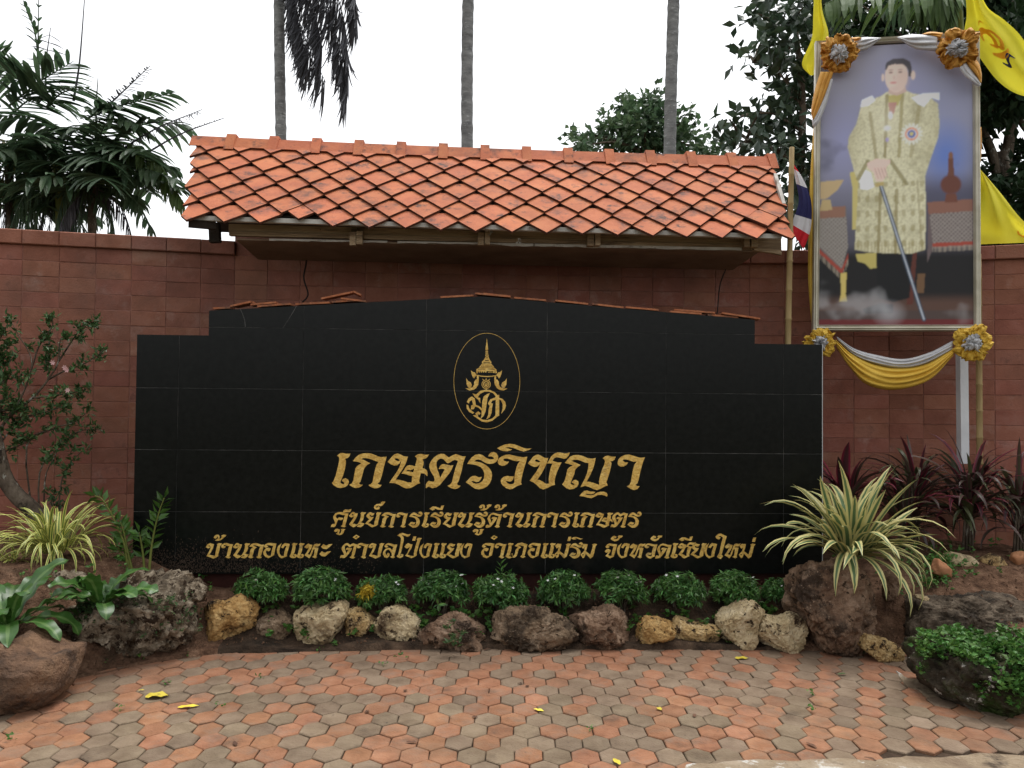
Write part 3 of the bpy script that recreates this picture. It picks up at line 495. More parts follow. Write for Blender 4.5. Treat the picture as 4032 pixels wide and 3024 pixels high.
def letter(loops, name='letter', m=None, proud=.0022):
    """flat relief standing a little proud of the granite; loops in photograph pixels"""
    L3 = [[sp(*p) for p in l] for l in loops]; mb = MB(); flat = [p for l in L3 for p in l]
    T = tessellate_polygon([[Vector((p[0], p[1], 0)) for p in l] for l in L3]); n = len(flat)
    V = [(p[0]-so_[0], SY-proud-so_[1], p[1]) for p in flat]+[(p[0]-so_[0], SY+.0008-so_[1], p[1]) for p in flat]
    Fc = [tuple(t) for t in T]; mi = [0]*len(Fc); k = 0
    for l in L3:
        for i in range(len(l)): a, b = k+i, k+(i+1) % len(l); Fc.append((a, b, b+n, a+n)); mi.append(1)
        k += len(l)
    me = mesh(name, V, Fc, mi=mi); bm = bmesh.new(); bm.from_mesh(me); bmesh.ops.recalc_face_normals(bm, faces=bm.faces); bm.to_mesh(me); bm.free()
    return link(name, me, [m or M['gold'], M['goldedge']], sign)
def put(name, left=None, base=None, s=1.0, top=None):
    loops, b0 = GL[name]
    if left is None: return letter(loops)
    x0 = min(x for l in loops for x, y in l); y0 = min(y for l in loops for x, y in l)
    if top is not None: f = lambda x, y: (left+(x-x0)*s, top+(y-y0)*s)
    else: f = lambda x, y: (left+(x-x0)*s, base+(y-b0)*s)
    letter([[f(x, y) for x, y in l] for l in loops])
for nme in ('e', 'ko', 'so', 'to', 'ro', 'wo', 'i', 'cho', 'yo_ing', 'yo_tail', 'aa'): put(nme)
TS = 1/2.3; B2 = 2077.0; B3 = 2198.0
BIG = ('e', 'ko', 'so', 'to', 'ro', 'wo', 'cho', 'aa')
def run(base, seq):
    for nme, left in seq: put(nme, left, base, TS if nme in BIG else 1.0)
for nme in ('sala', 'uu', 'no', 'yo', 'kar', 'do', 'tho'): put(nme)
run(B2, [('ko', 1495.7), ('aa', 1559.8), ('ro', 1608), ('e', 1660.2), ('ro', 1690.8), ('yo', 1742.9), ('no', 1800.8), ('ro', 1865.2), ('aa', 1979.6), ('no', 2027.8), ('ko', 2089.6), ('aa', 2153.3), ('ro', 2199.5), ('e', 2251.6), ('ko', 2279.2), ('so', 2343.4), ('to', 2404.6), ('ro', 2470.3)])
put('ii', 1690.8, s=1.05, top=1989.8); put('uu', 1860.9, top=2082.8); put('tho', 1946.4, top=1985.5)
for nme in ('bo', 'o', 'ngo', 'a1', 'a2', 'lo', 'oo', 'po', 'mai', 'nik', 'pho', 'mo', 'jo', 'han', 'ho', 'ii', 'ai'): put(nme)
run(B3, [('aa', 871.3), ('no', 917.7), ('ko', 975.6), ('e', 1140), ('e', 1167.6), ('ho', 1198.4), ('to', 1339.3), ('aa', 1404.4), ('bo', 1450), ('ngo', 1650.9), ('e', 1699.7), ('e', 1727.7), ('yo', 1755.8), ('ngo', 1810), ('o', 1894.3), ('aa', 1947.4), ('e', 1990.4), ('o', 2077.3), ('e', 2128.3), ('e', 2156.6), ('ro', 2240.4), ('mo', 2285.5), ('ngo', 2428.9), ('wo', 2537.8), ('do', 2579.6), ('e', 2639.3), ('cho', 2667.6), ('yo', 2718.7), ('ngo', 2772.5), ('ho', 2852.5), ('mo', 2908.5)])
put('tho', 841.7, top=2104.6); put('nik', 1389, top=2105); put('mai', 2233.9, top=2113.5, s=.95); put('i', 2249, top=2114, s=.34); put('han', 2560.2, top=2107.9); put('mai', 2960.8, top=2116.4)
# ---- the emblem in its thin oval
KE = cr(1700, 1280, 3.771)
def ell(cx, cy, rx, ry, n=72, rev=False):
    l = [(cx+rx*math.cos(2*math.pi*i/n), cy+ry*math.sin(2*math.pi*i/n)) for i in range(n)]; return l[::-1] if rev else l
em = []
def E(*loops, mirror=False):
    letter([[KE(x, y) for x, y in l] for l in loops], 'emblem')
    if mirror: letter([[KE(1626-x, y) for x, y in l] for l in loops], 'emblem')
E(ell(818, 832, 493, 714), ell(818, 832, 487, 708))
E([(818,185),(826,260),(838,355),(833,378),(803,378),(797,355),(811,260)])
E([(797,388),(837,388),(837,400),(797,400)]); E([(800,406),(836,406),(836,416),(800,416)]); E([(800,421),(838,421),(838,432),(800,432)])
E([(796,438),(842,438),(845,460),(795,460)], [(806,444),(816,444),(816,454),(806,454)], [(822,444),(832,444),(832,454),(822,454)])
E([(802,464),(842,464),(850,490),(862,518),(885,545),(884,572),(745,572),(745,545),(772,518),(788,490)], [(812,478),(832,478),(822,500)], [(790,520),(845,520),(850,532),(785,532)], [(765,550),(865,550),(865,560),(765,560)])
E([(742,578),(888,578),(930,630),(700,630)], *[[(x-9,620),(x+9,620),(x,592)] for x in (745, 775, 805, 835, 865, 892)])
E([(700,635),(930,635),(962,662),(968,715),(955,738),(820,748),(672,730),(660,690),(664,656)], *[[(x-11,706),(x+11,706),(x,684)] for x in (690, 722, 754, 786, 818, 850, 882, 914, 940)], [(690,650),(790,650),(790,658),(685,660)], [(830,650),(930,650),(938,660),(830,658)])
E([(662,738),(740,752),(820,757),(900,752),(962,742),(900,768),(810,772),(720,764)])
E([(582,670),(610,698),(640,702),(668,745),(645,765),(628,795),(604,762),(590,720)], mirror=True)
E([(668,742),(696,750),(697,830),(690,885),(662,932),(622,962),(560,972),(500,940),(558,942),(606,922),(628,885),(630,842),(650,812),(672,800)], mirror=True)
E([(512,788),(540,830),(578,850),(597,890),(578,938),(545,932),(518,882)], mirror=True)
E(ell(808, 880, 68, 68, 36), ell(808, 880, 58, 58, 36)); E(ell(808, 880, 48, 48, 24), ell(808, 880, 34, 34, 24))
E([(785,860),(795,860),(797,888),(804,890),(804,858),(813,858),(813,890),(820,888),(822,860),(832,860),(830,895),(815,905),(800,905),(787,895)])
E([(808,785),(818,808),(798,808)]); E([(748,795),(778,815),(766,826)], mirror=False); E([(866,797),(838,815),(850,826)]); E([(800,950),(816,950),(816,962),(800,962)])
E([(605,1015),(660,1030),(720,975),(800,958),(870,965),(940,1000),(975,1040),(1002,1035),(1002,1080),(1050,1095),(1090,1140),(1103,1195),(1085,1250),(1030,1320),(1050,1250),(1055,1180),(1030,1120),(1002,1105),(1002,1340),(960,1370),(900,1420),(820,1445),(740,1430),(680,1390),(610,1340),(660,1335),(700,1370),(760,1405),(830,1410),(900,1385),(945,1340),(950,1110),(900,1120),(880,1160),(908,1165),(895,1230),(890,1300),(860,1370),(810,1400),(840,1330),(845,1250),(860,1200),(832,1165),(870,1100),(940,1075),(950,1060),(910,1010),(850,988),(780,990),(720,1020),(680,1075),(720,1080),(722,1165),(690,1110),(640,1070)])
E([(865,1008),(830,1080),(815,1170),(800,1280),(770,1350),(725,1390),(740,1340),(740,1270),(690,1222),(645,1212),(622,1250),(580,1252),(586,1196),(612,1180),(598,1112),(562,1132),(552,1165),(520,1145),(545,1090),(595,1060),(640,1090),(650,1150),(652,1185),(700,1200),(745,1238),(750,1140),(770,1060),(820,1025)])
E([(515,1180),(542,1190),(556,1236),(592,1270),(632,1300),(608,1316),(556,1290),(520,1240)]); E([(648,1312),(690,1278),(724,1308),(706,1334),(682,1320),(690,1362),(664,1350)])
# brown splash marks low on the left of the sign
mb = MB()
for i in range(3000):
    u = 545+abs(RNG.normal())*400; v = 2254-abs(RNG.normal())*52
    if u < 545 or v < 2020 or u > 1500: continue
    p = sp(u, v); a = RNG.uniform(.0008, .0022); b_ = a*RNG.uniform(1, 3.2)
    mb.add([(p[0]-a-so_[0], SY-.0009-so_[1], p[1]-b_), (p[0]+a-so_[0], SY-.0009-so_[1], p[1]-b_*.7), (p[0]+a*.6-so_[0], SY-.0009-so_[1], p[1]+b_), (p[0]-a*.8-so_[0], SY-.0009-so_[1], p[1]+b_*.8)], [(0, 1, 2, 3)])
M['splash'] = mat('mud_splash', [(.045, .028, .018), (.09, .06, .04)], 9, .9, 0)
mb.build('mud_splash', M['splash'], sign, kind='stuff')

# ------------------------------------------------------------------ tiled roof over the sign
E1 = W(1875, 928, 5.66); R1 = W(1875, 616, 6.56)
tx_ = np.array([1.0, 0, 0]); rise = (R1[2]-E1[2]); run_ = R1[1]-E1[1]
sl_len = math.hypot(rise, run_); upv = np.array([0, run_, rise])/sl_len; nrmv = np.array([0, -upv[2], upv[1]])
TP = .235; NROW = 8; xq0 = W(768, 600, 6.5)[0]; xq1 = W(3043, 640, 6.70)[0]; RS = sl_len/NROW*.985
xe0 = W(735, 880, 5.68)[0]; xe1 = W(3119, 935, 5.80)[0]
roof = empty('tiled_roof', ((xe0+xe1)/2, E1[1], 0), 'small pitched roof of orange diamond tiles above the black sign', 'roof')
ro = np.array(roof.location)
def rp(x, s, h=0.0):                                                  # x along, s up the slope, h off the surface; the roof sags a little
    p = np.array([x, E1[1], E1[2]])+upv*s+nrmv*h; sag = -.025*((x-E1[0])/2.0)+.012*((x-E1[0])/2.0)**2; p[2] += sag
    return p-ro
TH = .0165
def tilemesh(cut0, cut1, full=True):
    a = TP/2-.0008
    P = [(0, -.016), (a, RS*.95), (a, RS*1.75), (-a, RS*1.75), (-a, RS*.95)]
    def clip(P, x, keep):                                             # clip at the gable
        out = []
        for i in range(len(P)):
            p, q = P[i], P[(i+1) % len(P)]; ip, iq = keep*(p[0]-x) >= 0, keep*(q[0]-x) >= 0
            if ip: out.append(p)
            if ip != iq: t = (x-p[0])/(q[0]-p[0]); out.append((x, p[1]+t*(q[1]-p[1])))
        return out
    if cut0 is not None: P = clip(P, cut0, 1)
    if cut1 is not None: P = clip(P, cut1, -1)
    return P
k0 = E1[0]
for r in range(NROW):
    for q in range(-14, 15):
        x = k0+(q+(.5 if r % 2 else 0))*TP
        lft = xe0+(xq0-xe0)*r/NROW; rgt = xe1+(xq1-xe1)*r/NROW
        if x+TP/2 < lft+.02 or x-TP/2 > rgt-.02: continue
        P = tilemesh(lft-x if x-TP/2 < lft else None, rgt-x if x+TP/2 > rgt else None)
        s0 = r*RS; dy = random.gauss(0, .0035); dx = random.gauss(0, .002); dh = abs(random.gauss(0, .0012)); tw = random.gauss(0, .012)
        if r == 0 and q == -5: dy = .07
        if r == 1 and q == 8: dh = .014
        if r == NROW-1: P = [(a, min(b, RS*1.05)) for a, b in P]
        top = []; bot = []
        for a, b in P:
            lift = TH*1.78*(1-b/(RS*1.75))+dh                          # lower tip rests on the course below
            xx = x+dx+a*math.cos(tw)-b*math.sin(tw)*.2; ss = s0+dy+b+a*math.sin(tw)
            top.append(rp(xx, ss, lift+TH)); bot.append(rp(xx, ss, lift))
        n = len(P); c_ = np.array(top).mean(0)
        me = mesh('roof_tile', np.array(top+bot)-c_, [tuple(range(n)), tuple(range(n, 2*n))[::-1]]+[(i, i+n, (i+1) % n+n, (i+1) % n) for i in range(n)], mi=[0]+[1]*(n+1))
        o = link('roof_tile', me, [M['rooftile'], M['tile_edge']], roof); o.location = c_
# ridge
xr0 = xq0; xr1 = xq1; nR = 14; rl = (xr1-xr0)/nR
for i in range(nR):
    x0 = xr0+i*rl; x1 = x0+rl
    for (a, b, hh, ww, nm) in ((x0, x1, .0, .0, 'ridge_tile'), (x1-.062, x1+.008, .026, .022, 'ridge_joint')):
        if nm == 'ridge_joint' and i == nR-1: b = x1
        prof = [(-.105-ww, -.055-ww), (-.035, .038+hh), (.035, .038+hh), (.105+ww, -.055-ww), (.088+ww, -.055-ww), (.027, .022+hh), (-.027, .022+hh), (-.088-ww, -.055-ww)]
        V = []
        for xx in (a, b):
            base = rp(xx, sl_len, 0)
            for (yy, zz) in prof: V.append(base+np.array([0, yy+.01, zz+.022]))
        n = len(prof); c_ = np.mean(V, 0)
        me = mesh(nm, np.array(V)-c_, [(k, (k+1) % n, (k+1) % n+n, k+n) for k in range(n)]+[(0, 1, 6, 7), (1, 2, 5, 6), (2, 3, 4, 5), (n, 7+n, 6+n, 1+n), (1+n, 6+n, 5+n, 2+n), (2+n, 5+n, 4+n, 3+n)])
        bm = bmesh.new(); bm.from_mesh(me); bmesh.ops.recalc_face_normals(bm, faces=bm.faces); bm.to_mesh(me); bm.free()
        o = link(nm, me, M['rooftile'], roof); o.location = c_
def rquad(name, quads, m, thick=None):
    mb = MB()
    for Q in quads: mb.add(Q, [(0, 1, 2, 3)])
    return mb.build(name, m, roof)
def beam(name, p, q, hw, hh, m, roll=0):
    p = np.asarray(p); q = np.asarray(q); d = q-p; L_ = np.linalg.norm(d); d = d/L_
    up = np.array([0, 0, 1.0]) if abs(d[2]) < .8 else np.array([0, 1.0, 0]); s = np.cross(d, up); s /= np.linalg.norm(s); u2 = np.cross(s, d)
    mb = MB(); Mx = np.stack([d, s, u2], 1); c = (p+q)/2; mb.box((0, 0, 0), (L_/2, hw, hh), Mx); o = mb.build(name, m, roof); o.location = c; return o
# under-deck (battens), back slope, rafters, purlin, soffit
deck = MB()
V = [rp(xe0+.02, .15, -.004), rp(xe1-.02, .15, -.004), rp(xq1-.03, sl_len, -.004), rp(xq0+.03, sl_len, -.004)]
V2 = [v-nrmv*.02 for v in V]; deck.add(V+V2, [(0, 1, 2, 3), (7, 6, 5, 4), (0, 4, 5, 1), (1, 5, 6, 2), (2, 6, 7, 3), (3, 7, 4, 0)]); deck.build('roof_deck', M['darkwood'], roof)
back = MB(); a_, b_ = rp(xq0+.03, sl_len, .01), rp(xq1-.03, sl_len, .01); dn = np.array([0, .62, -.52]); back.add([a_, b_, b_+dn, a_+dn, a_-[0, 0, .03], b_-[0, 0, .03], b_+dn-[0, 0, .03], a_+dn-[0, 0, .03]], [(0, 1, 2, 3), (7, 6, 5, 4), (0, 4, 5, 1), (1, 5, 6, 2), (2, 6, 7, 3), (3, 7, 4, 0)]); back.M = [0]+[1]*5; back.build('back_slope', [M['rooftile'], M['darkwood']], roof)
beam('batten', rp(xe0+.03, .125, -.022), rp(xe1-.05, .125, -.022), .02, .015, M['whiteboard'])
def bp(u, v, y): return onY(u, v, y)-ro
beam('purlin', bp(905, 902, 5.95), bp(2995, 955, 5.95), .03, .030, M['wood'])
beam('purlin', bp(905, 921, 5.935), bp(2995, 976, 5.935), .022, .014, M['wood'])
beam('end_rafter', bp(742, 880, 5.72), bp(850, 890, 5.78), .02, .024, M['darkwood'])
beam('end_post', bp(845, 880, 6.0), bp(848, 955, 6.0), .035, .03, M['darkwood'])
for (ua, ub) in ((1379, 1403), (1405, 1429), (1881, 1905), (1908, 1929), (2311, 2337), (2341, 2362), (2925, 2948), (2953, 2980)):
    um = (ua+ub)/2; a_ = bp(um, 932+um*.006, 5.87); hw = (ub-ua)/2/FPX*5.85
    mb = MB(); mb.box((0, 0, 0), (hw, .03, .045)); o = mb.build('rafter_end', M['wood'], roof); o.location = a_+np.array([0, 0, random.gauss(0, .003)])
    beam('rafter', a_+np.array([0, .031, .02]), a_+np.array([0, .45, .40]), hw*.9, .035, M['wood'])
sf = MB(); p0, p1 = bp(930, 945, 5.94), bp(2990, 992, 5.94)
q0, q1 = p0+np.array([0, .62, -.03]), p1+np.array([0, .62, -.03]); sf.add([p0, p1, q1, q0, p0+[0, 0, .012], p1+[0, 0, .012], q1+[0, 0, .012], q0+[0, 0, .012]], [(3, 2, 1, 0), (4, 5, 6, 7), (0, 1, 5, 4), (1, 2, 6, 5), (2, 3, 7, 6), (3, 0, 4, 7)]); sf.build('soffit', M['soffit'], roof)
for (ua, ub) in ((1060, 1525), (1565, 2100), (2105, 2920)):                 # flaking white edge strips
    mb = MB(); n = 26; V = []
    for i in range(n):
        u = ua+(ub-ua)*i/(n-1); vt = 939+(u-1060)*.0195; hb = 7+3.5*vnoise(np.array([[u*.03, 1.5, 0]]), 5)[0]+(3 if u > 2000 else 0)
        V += [bp(u, vt, 5.91), bp(u, vt+hb, 5.912), bp(u, vt, 5.93), bp(u, vt+hb, 5.93)]
    Fc = [f for i in range(n-1) for f in ((4*i, 4*i+4, 4*i+5, 4*i+1), (4*i+2, 4*i+3, 4*i+7, 4*i+6), (4*i+1, 4*i+5, 4*i+7, 4*i+3), (4*i, 4*i+2, 4*i+6, 4*i+4))]
    mb.add(V, Fc); mb.build('edge_strip', M['whiteboard'], roof)
beam('barge_board', bp(3052, 690, 6.25), bp(3086, 808, 5.98), .012, .016, M['whiteboard'])
beam('barge_board', bp(3042, 612, 6.6), bp(3050, 632, 6.56), .012, .016, M['whiteboard'])
# rotten end of the eave board on the right
mb = MB(); V = [bp(u, v, 5.9) for u, v in ((2975, 945), (3040, 930), (3076, 935), (3078, 1003), (3040, 995), (3000, 990), (2970, 985))]; n = len(V)
mb.add(V+[v+np.array([0, .04, 0]) for v in V], [tuple(range(n))[::-1], tuple(range(n, 2*n))]+[(i, (i+1) % n, (i+1) % n+n, i+n) for i in range(n)]); mb.build('eave_board', M['wood'], roof)
for (u, v) in ((1922, 918), (2040, 950), (1935, 905)):                       # curls of torn paper/insect nest
    mb = MB(); p = bp(u, v, 5.85); 
    for k in range(5):
        a = RNG.uniform(0, 6.28); L_ = .022
        mb.add([p, p+np.array([math.cos(a)*L_, -.008*k, math.sin(a)*L_]), p+np.array([math.cos(a+.8)*L_*1.2, -.006, math.sin(a+.8)*L_])], [(0, 1, 2)])
    mb.build('torn_scrap', M['whiteboard'], roof)
# cables hanging from the eave
for k, pts in enumerate(([(1262, 905), (1235, 935), (1212, 980), (1205, 1040), (1196, 1095), (1212, 1150), (1208, 1172), (1190, 1190)], [(2892, 940), (2893, 962), (2882, 1000), (2858, 1060), (2838, 1110), (2830, 1160), (2826, 1215), (2822, 1240)])):
    P3 = bez([onY(u, v, 5.92+.62*min(1, max(0, i)/1.6)) for i, (u, v) in enumerate(pts)], 30); o_ = P3[-1]
    mb = MB(); mb.tube(P3-o_, .006 if k == 0 else .0045, 6); o = mb.build('cable', M['cable'], None, True)
    o.location = o_; tag(o, ['black cable hanging from the left part of the roof eave', 'thin dark cable hanging down the wall at the right end of the roof'][k], 'cable')
# loose roof tiles lying along the top of the sign: (left px, right px, tilt px, thickness)
KT = cr(700, 1100, 1.7015); KU = cr(1900, 450, 1.7015)
loose = [(KT, 258, 198, 372, 192), (KT, 372, 182, 512, 152), (KT, 500, 172, 670, 156), (KT, 552, 184, 775, 168), (KT, 805, 168, 1035, 160), (KT, 1040, 155, 1215, 142), (KT, 1100, 132, 1265, 150), (KT, 968, 132, 1185, 85), (KT, 1180, 84, 1230, 108), (KT, 1762, 122, 1985, 110), (KT, 1993, 98, 2230, 120),
         (KU, 0, 1206, 175, 1222), (KU, 210, 1232, 428, 1250), (KU, 480, 1252, 705, 1274), (KU, 720, 1275, 935, 1296), (KU, 950, 1296, 1172, 1314), (KU, 1240, 1325, 1455, 1340), (KU, 1280, 1310, 1552, 1334), (KU, 1490, 1346, 1700, 1362), (KU, 1590, 1334, 1850, 1372)]
for K, x0, y0, x1, y1 in loose:
    a_, b_ = onY(*K(x0, y0+3), SY+.06), onY(*K(x1, y1+3), SY+.06); d = b_-a_; L_ = np.linalg.norm(d); c_ = (a_+b_)/2; ang = math.atan2(d[2], d[0])
    mb = MB(); hw = RNG.uniform(.05, .07); n = 5
    out = [(-L_/2, -hw), (L_/2*RNG.uniform(.9, 1), -hw*RNG.uniform(.8, 1)), (L_/2, hw*.6), (L_*.1, hw), (-L_/2*RNG.uniform(.8, 1), hw*.8)]
    t = .0058; V = [(x, y, -t) for x, y in out]+[(x, y, t) for x, y in out]
    mb.add(V, [tuple(range(n))[::-1], tuple(range(n, 2*n))]+[(i, (i+1) % n, (i+1) % n+n, i+n) for i in range(n)])
    heap = K is KT and 960 < x0 < 1190
    o = mb.build('loose_tile', M['oldtile'], None, label='orange roof tile in the small heap left on top of the sign' if heap else 'loose orange roof tile lying flat along the top edge of the black sign', cat='roof tile', group='loose tiles along the top of the sign')
    o.location = c_; o.rotation_euler = (0, -ang, RNG.normal()*.06)

# ------------------------------------------------------------------ large framed portrait on posts
TL, TR, BR_, BL = W(3209, 166, 6.42), W(3854, 128, 6.21), W(3860, 1304, 6.04), W(3198, 1304, 6.24)
po = (BL+BR_)/2
port = empty('framed_portrait', po, 'large gilt framed portrait print of a standing figure in a gold brocade robe', 'portrait')
def pq(s, t, h=0.0):                                                  # s across, t up, h out towards the viewer
    p = BL*(1-s)*(1-t)+BR_*s*(1-t)+TR*s*t+TL*(1-s)*t; n = np.cross(BR_-BL, TL-BL); n /= np.linalg.norm(n)
    if n[1] > 0: n = -n
    return p+n*h-po
PWd = np.linalg.norm(BR_-BL); PHt = np.linalg.norm(TL-BL)
# --- the print, painted as a flat picture into vertex colours
GX, GY = 240, 430
gx, gy = np.meshgrid(np.linspace(212, 925, GX), np.linspace(1425, 105, GY))   # picture coordinates, y down
img = np.zeros((GY, GX, 3))
def pip(poly):
    x, y = gx, gy; c = np.zeros(gx.shape, bool); n = len(poly)
    for i in range(n):
        x0, y0 = poly[i]; x1, y1 = poly[(i+1) % n]
        if y0 == y1: continue
        c ^= ((y0 > y) != (y1 > y)) & (x < (x1-x0)*(y-y0)/(y1-y0)+x0)
    return c
def nz(s, seed, o=3): return fbm(np.stack([gx.ravel()*s, gy.ravel()*s, np.zeros(gx.size)], 1), o, seed).reshape(gx.shape)
def mixc(mask, col): 
    m = np.asarray(mask, float)[..., None]; global img; img = img*(1-m)+np.asarray(col, float)*m
def elm(cx, cy, rx, ry, soft=.15): return np.clip((1-np.sqrt(((gx-cx)/rx)**2+((gy-cy)/ry)**2))/soft, 0, 1)
img[:] = (.19, .19, .25)
mixc(sstep(900, 100, gy)*.7, (.30, .30, .36)); mixc(elm(700, 480, 380, 420, .9)*.6, (.26, .28, .44)); mixc(elm(800, 640, 150, 190, .9)*.75, (.09, .17, .46)); mixc(elm(330, 560, 150, 260, .9)*.6, (.27, .28, .47))
mixc(sstep(700, 830, gy)*(gx > 700)*.7, (.05, .05, .09)); mixc(elm(570, 330, 200, 260, .8)*.35, (.3, .3, .5))
mixc(sstep(700, 1050, gy)*.75, (.06, .055, .07)); mixc(sstep(1040, 1120, gy), (.012, .011, .011)); mixc(sstep(1270, 1330, gy)*.9, (.10, .055, .04)); mixc((gy > 1360)*.9, (.07, .05, .045)); mixc((gy > 1400)*1., (.12, .02, .02))
mixc(np.clip(nz(.012, 3)+.05-sstep(260, 420, gx), 0, 1)*.5*(gy > 250)*(gy < 760), (.06, .06, .08))
# side tables with draped cloth, vessels, chair
mixc(pip([(212, 880), (340, 870), (350, 1060), (320, 1180), (212, 1060)]), (.16, .14, .13)); mixc(pip([(212, 870), (335, 868), (335, 920), (212, 925)]), (.24, .13, .09)); mixc(pip([(720, 860), (922, 850), (922, 1070), (740, 1075), (715, 1140)]), (.13, .10, .10)); mixc(pip([(715, 860), (922, 850), (922, 905), (720, 915)]), (.22, .11, .08))
lat = ((np.sin(gx*.33+gy*.33) > .5) | (np.sin(gx*.33-gy*.33) > .5)) & (pip([(212, 925), (340, 920), (350, 1060), (320, 1160), (212, 1050)]) | pip([(725, 915), (922, 905), (922, 1045), (740, 1050)])); mixc(lat*.6, (.36, .34, .30))
mixc(pip([(212, 1065), (320, 1165), (350, 1090), (352, 1110), (322, 1190), (212, 1085)]), (.3, .06, .04)); mixc(pip([(740, 1050), (922, 1045), (922, 1060), (740, 1068)]), (.3, .06, .04))
mixc(((np.sin(gx*.8) > 0) & (pip([(212, 1085), (322, 1190), (352, 1110), (352, 1140), (322, 1220), (212, 1110)]) | pip([(740, 1068), (922, 1060), (922, 1085), (740, 1092)])))*.7, (.42, .36, .28))
mixc(pip([(215, 750), (330, 742), (300, 790), (250, 830), (215, 835)]), (.42, .32, .18)); mixc(pip([(225, 835), (265, 835), (275, 885), (215, 890)]), (.40, .31, .16))
mixc(elm(822, 780, 52, 50, .2), (.13, .05, .035)); mixc(pip([(812, 650), (832, 650), (838, 740), (808, 740)]), (.14, .06, .04)); mixc(elm(822, 645, 12, 20, .3), (.2, .1, .06)); mixc(pip([(800, 825), (846, 825), (852, 862), (794, 862)]), (.15, .06, .04))
mixc(pip([(355, 710), (395, 700), (400, 980), (370, 980), (368, 780)]), (.46, .40, .16)); mixc(pip([(385, 1095), (485, 1090), (485, 1160), (455, 1165), (430, 1140), (395, 1130)]), (.42, .36, .12)); mixc(pip([(315, 1185), (345, 1180), (340, 1280), (348, 1315), (310, 1315), (318, 1280)]), (.50, .40, .13))
mixc(pip([(650, 1090), (668, 1090), (650, 1330), (620, 1330)]), (.10, .03, .02)); mixc(pip([(670, 1190), (705, 1190), (700, 1280), (665, 1280)]), (.14, .08, .04))
# trousers and shoes
mixc(pip([(480, 1080), (640, 1080), (635, 1300), (560, 1320), (490, 1300)]), (.008, .008, .008)); mixc(pip([(420, 1350), (500, 1325), (560, 1330), (560, 1370), (430, 1370)]), (.012, .01, .01))
# robe
robe = pip([(405, 400), (440, 372), (500, 350), (530, 330), (560, 345), (620, 330), (650, 345), (720, 360), (765, 400), (772, 500), (765, 560), (730, 660), (705, 740), (710, 900), (705, 1080), (640, 1098), (490, 1092), (430, 1085), (380, 1075), (390, 900), (395, 760), (375, 700), (345, 590), (350, 540), (385, 480)])
mixc(robe, (.54, .52, .37)); br = nz(.17, 21, 2); mixc(robe*np.clip(br*1.6, 0, 1)*.42, (.31, .28, .15)); mixc(robe*np.clip(-br*1.7-.1, 0, 1)*.5, (.62, .60, .43)); mixc(robe*np.clip(nz(.012, 44, 3)*1.2, 0, 1)*.35, (.20, .175, .08))
pat = robe & (gy > 760) & (np.abs(np.sin(gx*.075)*np.cos(gy*.045)) > .72); mixc(pat*.5, (.25, .21, .09)); mixc((robe & (gy > 1040) & (np.sin(gx*.4) > 0))*.4, (.26, .21, .08))
for (xa, ya, xb, yb_, wd, col, al) in ((528, 350, 520, 640, 7, (.24, .2, .09), .8), (600, 340, 585, 640, 8, (.27, .23, .1), .7), (450, 430, 480, 650, 8, (.24, .2, .09), .6), (680, 400, 640, 640, 9, (.26, .22, .1), .5), (500, 790, 490, 1085, 7, (.2, .16, .06), .7), (575, 800, 570, 1090, 8, (.2, .16, .06), .6), (670, 760, 690, 1080, 5, (.24, .2, .09), .5), (545, 660, 620, 770, 9, (.2, .17, .07), .7), (395, 740, 440, 660, 9, (.2, .17, .07), .7)):
    L2 = (xb-xa)**2+(yb_-ya)**2; t = np.clip(((gx-xa)*(xb-xa)+(gy-ya)*(yb_-ya))/L2, 0, 1); d = np.hypot(gx-xa-t*(xb-xa), gy-ya-t*(yb_-ya)); mixc((d < wd)*al, col)
mixc(pip([(403, 400), (410, 365), (460, 345), (475, 370), (440, 395)]), (.62, .65, .72)); mixc(pip([(640, 365), (700, 345), (770, 348), (772, 385), (735, 370), (700, 412), (670, 395)]), (.62, .65, .72))
mixc(pip([(535, 350), (600, 345), (580, 400), (535, 395)]), (.42, .37, .15)); mixc(pip([(535, 385), (575, 385), (560, 440), (540, 430)]), (.4, .2, .18))
mixc(elm(545, 445, 13, 24, .4), (.6, .62, .7)); mixc(elm(530, 505, 22, 18, .5), (.55, .57, .6)); mixc(elm(530, 560, 10, 14, .5), (.3, .25, .5))
star = np.hypot(gx-643, gy-537); an = np.arctan2(gy-537, gx-643); mixc(star < 34+20*np.abs(np.sin(an*8)), (.58, .58, .52)); mixc(star < 30, (.6, .25, .16)); mixc(star < 23, (.55, .55, .55)); mixc(star < 18, (.13, .16, .38)); mixc(star < 9, (.5, .45, .2))
# head (a plain, generic face)
skin = (.62, .50, .44)
mixc(pip([(540, 300), (612, 300), (620, 335), (575, 352), (535, 340)]), (.50, .38, .33)); mixc(elm(572, 258, 56, 82, .08), skin); mixc(elm(509, 262, 8, 22, .3), skin); mixc(elm(650, 258, 12, 26, .3), skin); mixc(elm(600, 280, 44, 60, .5)*.4, (.52, .4, .35))
mixc(pip([(519, 222), (524, 192), (555, 175), (605, 174), (636, 192), (644, 225), (640, 262), (630, 262), (626, 228), (606, 204), (565, 200), (535, 206), (525, 226)]), (.09, .085, .095))
for ex in (546, 590): mixc(elm(ex, 240, 12, 5, .4), (.25, .17, .15)); mixc(elm(ex, 228, 15, 3.5, .5)*.8, (.22, .16, .15))
mixc(elm(561, 265, 7, 14, .6)*.5, (.46, .34, .3)); mixc(elm(558, 289, 19, 6, .4), (.52, .25, .24)); mixc(elm(565, 320, 34, 18, .8)*.25, (.4, .3, .27))
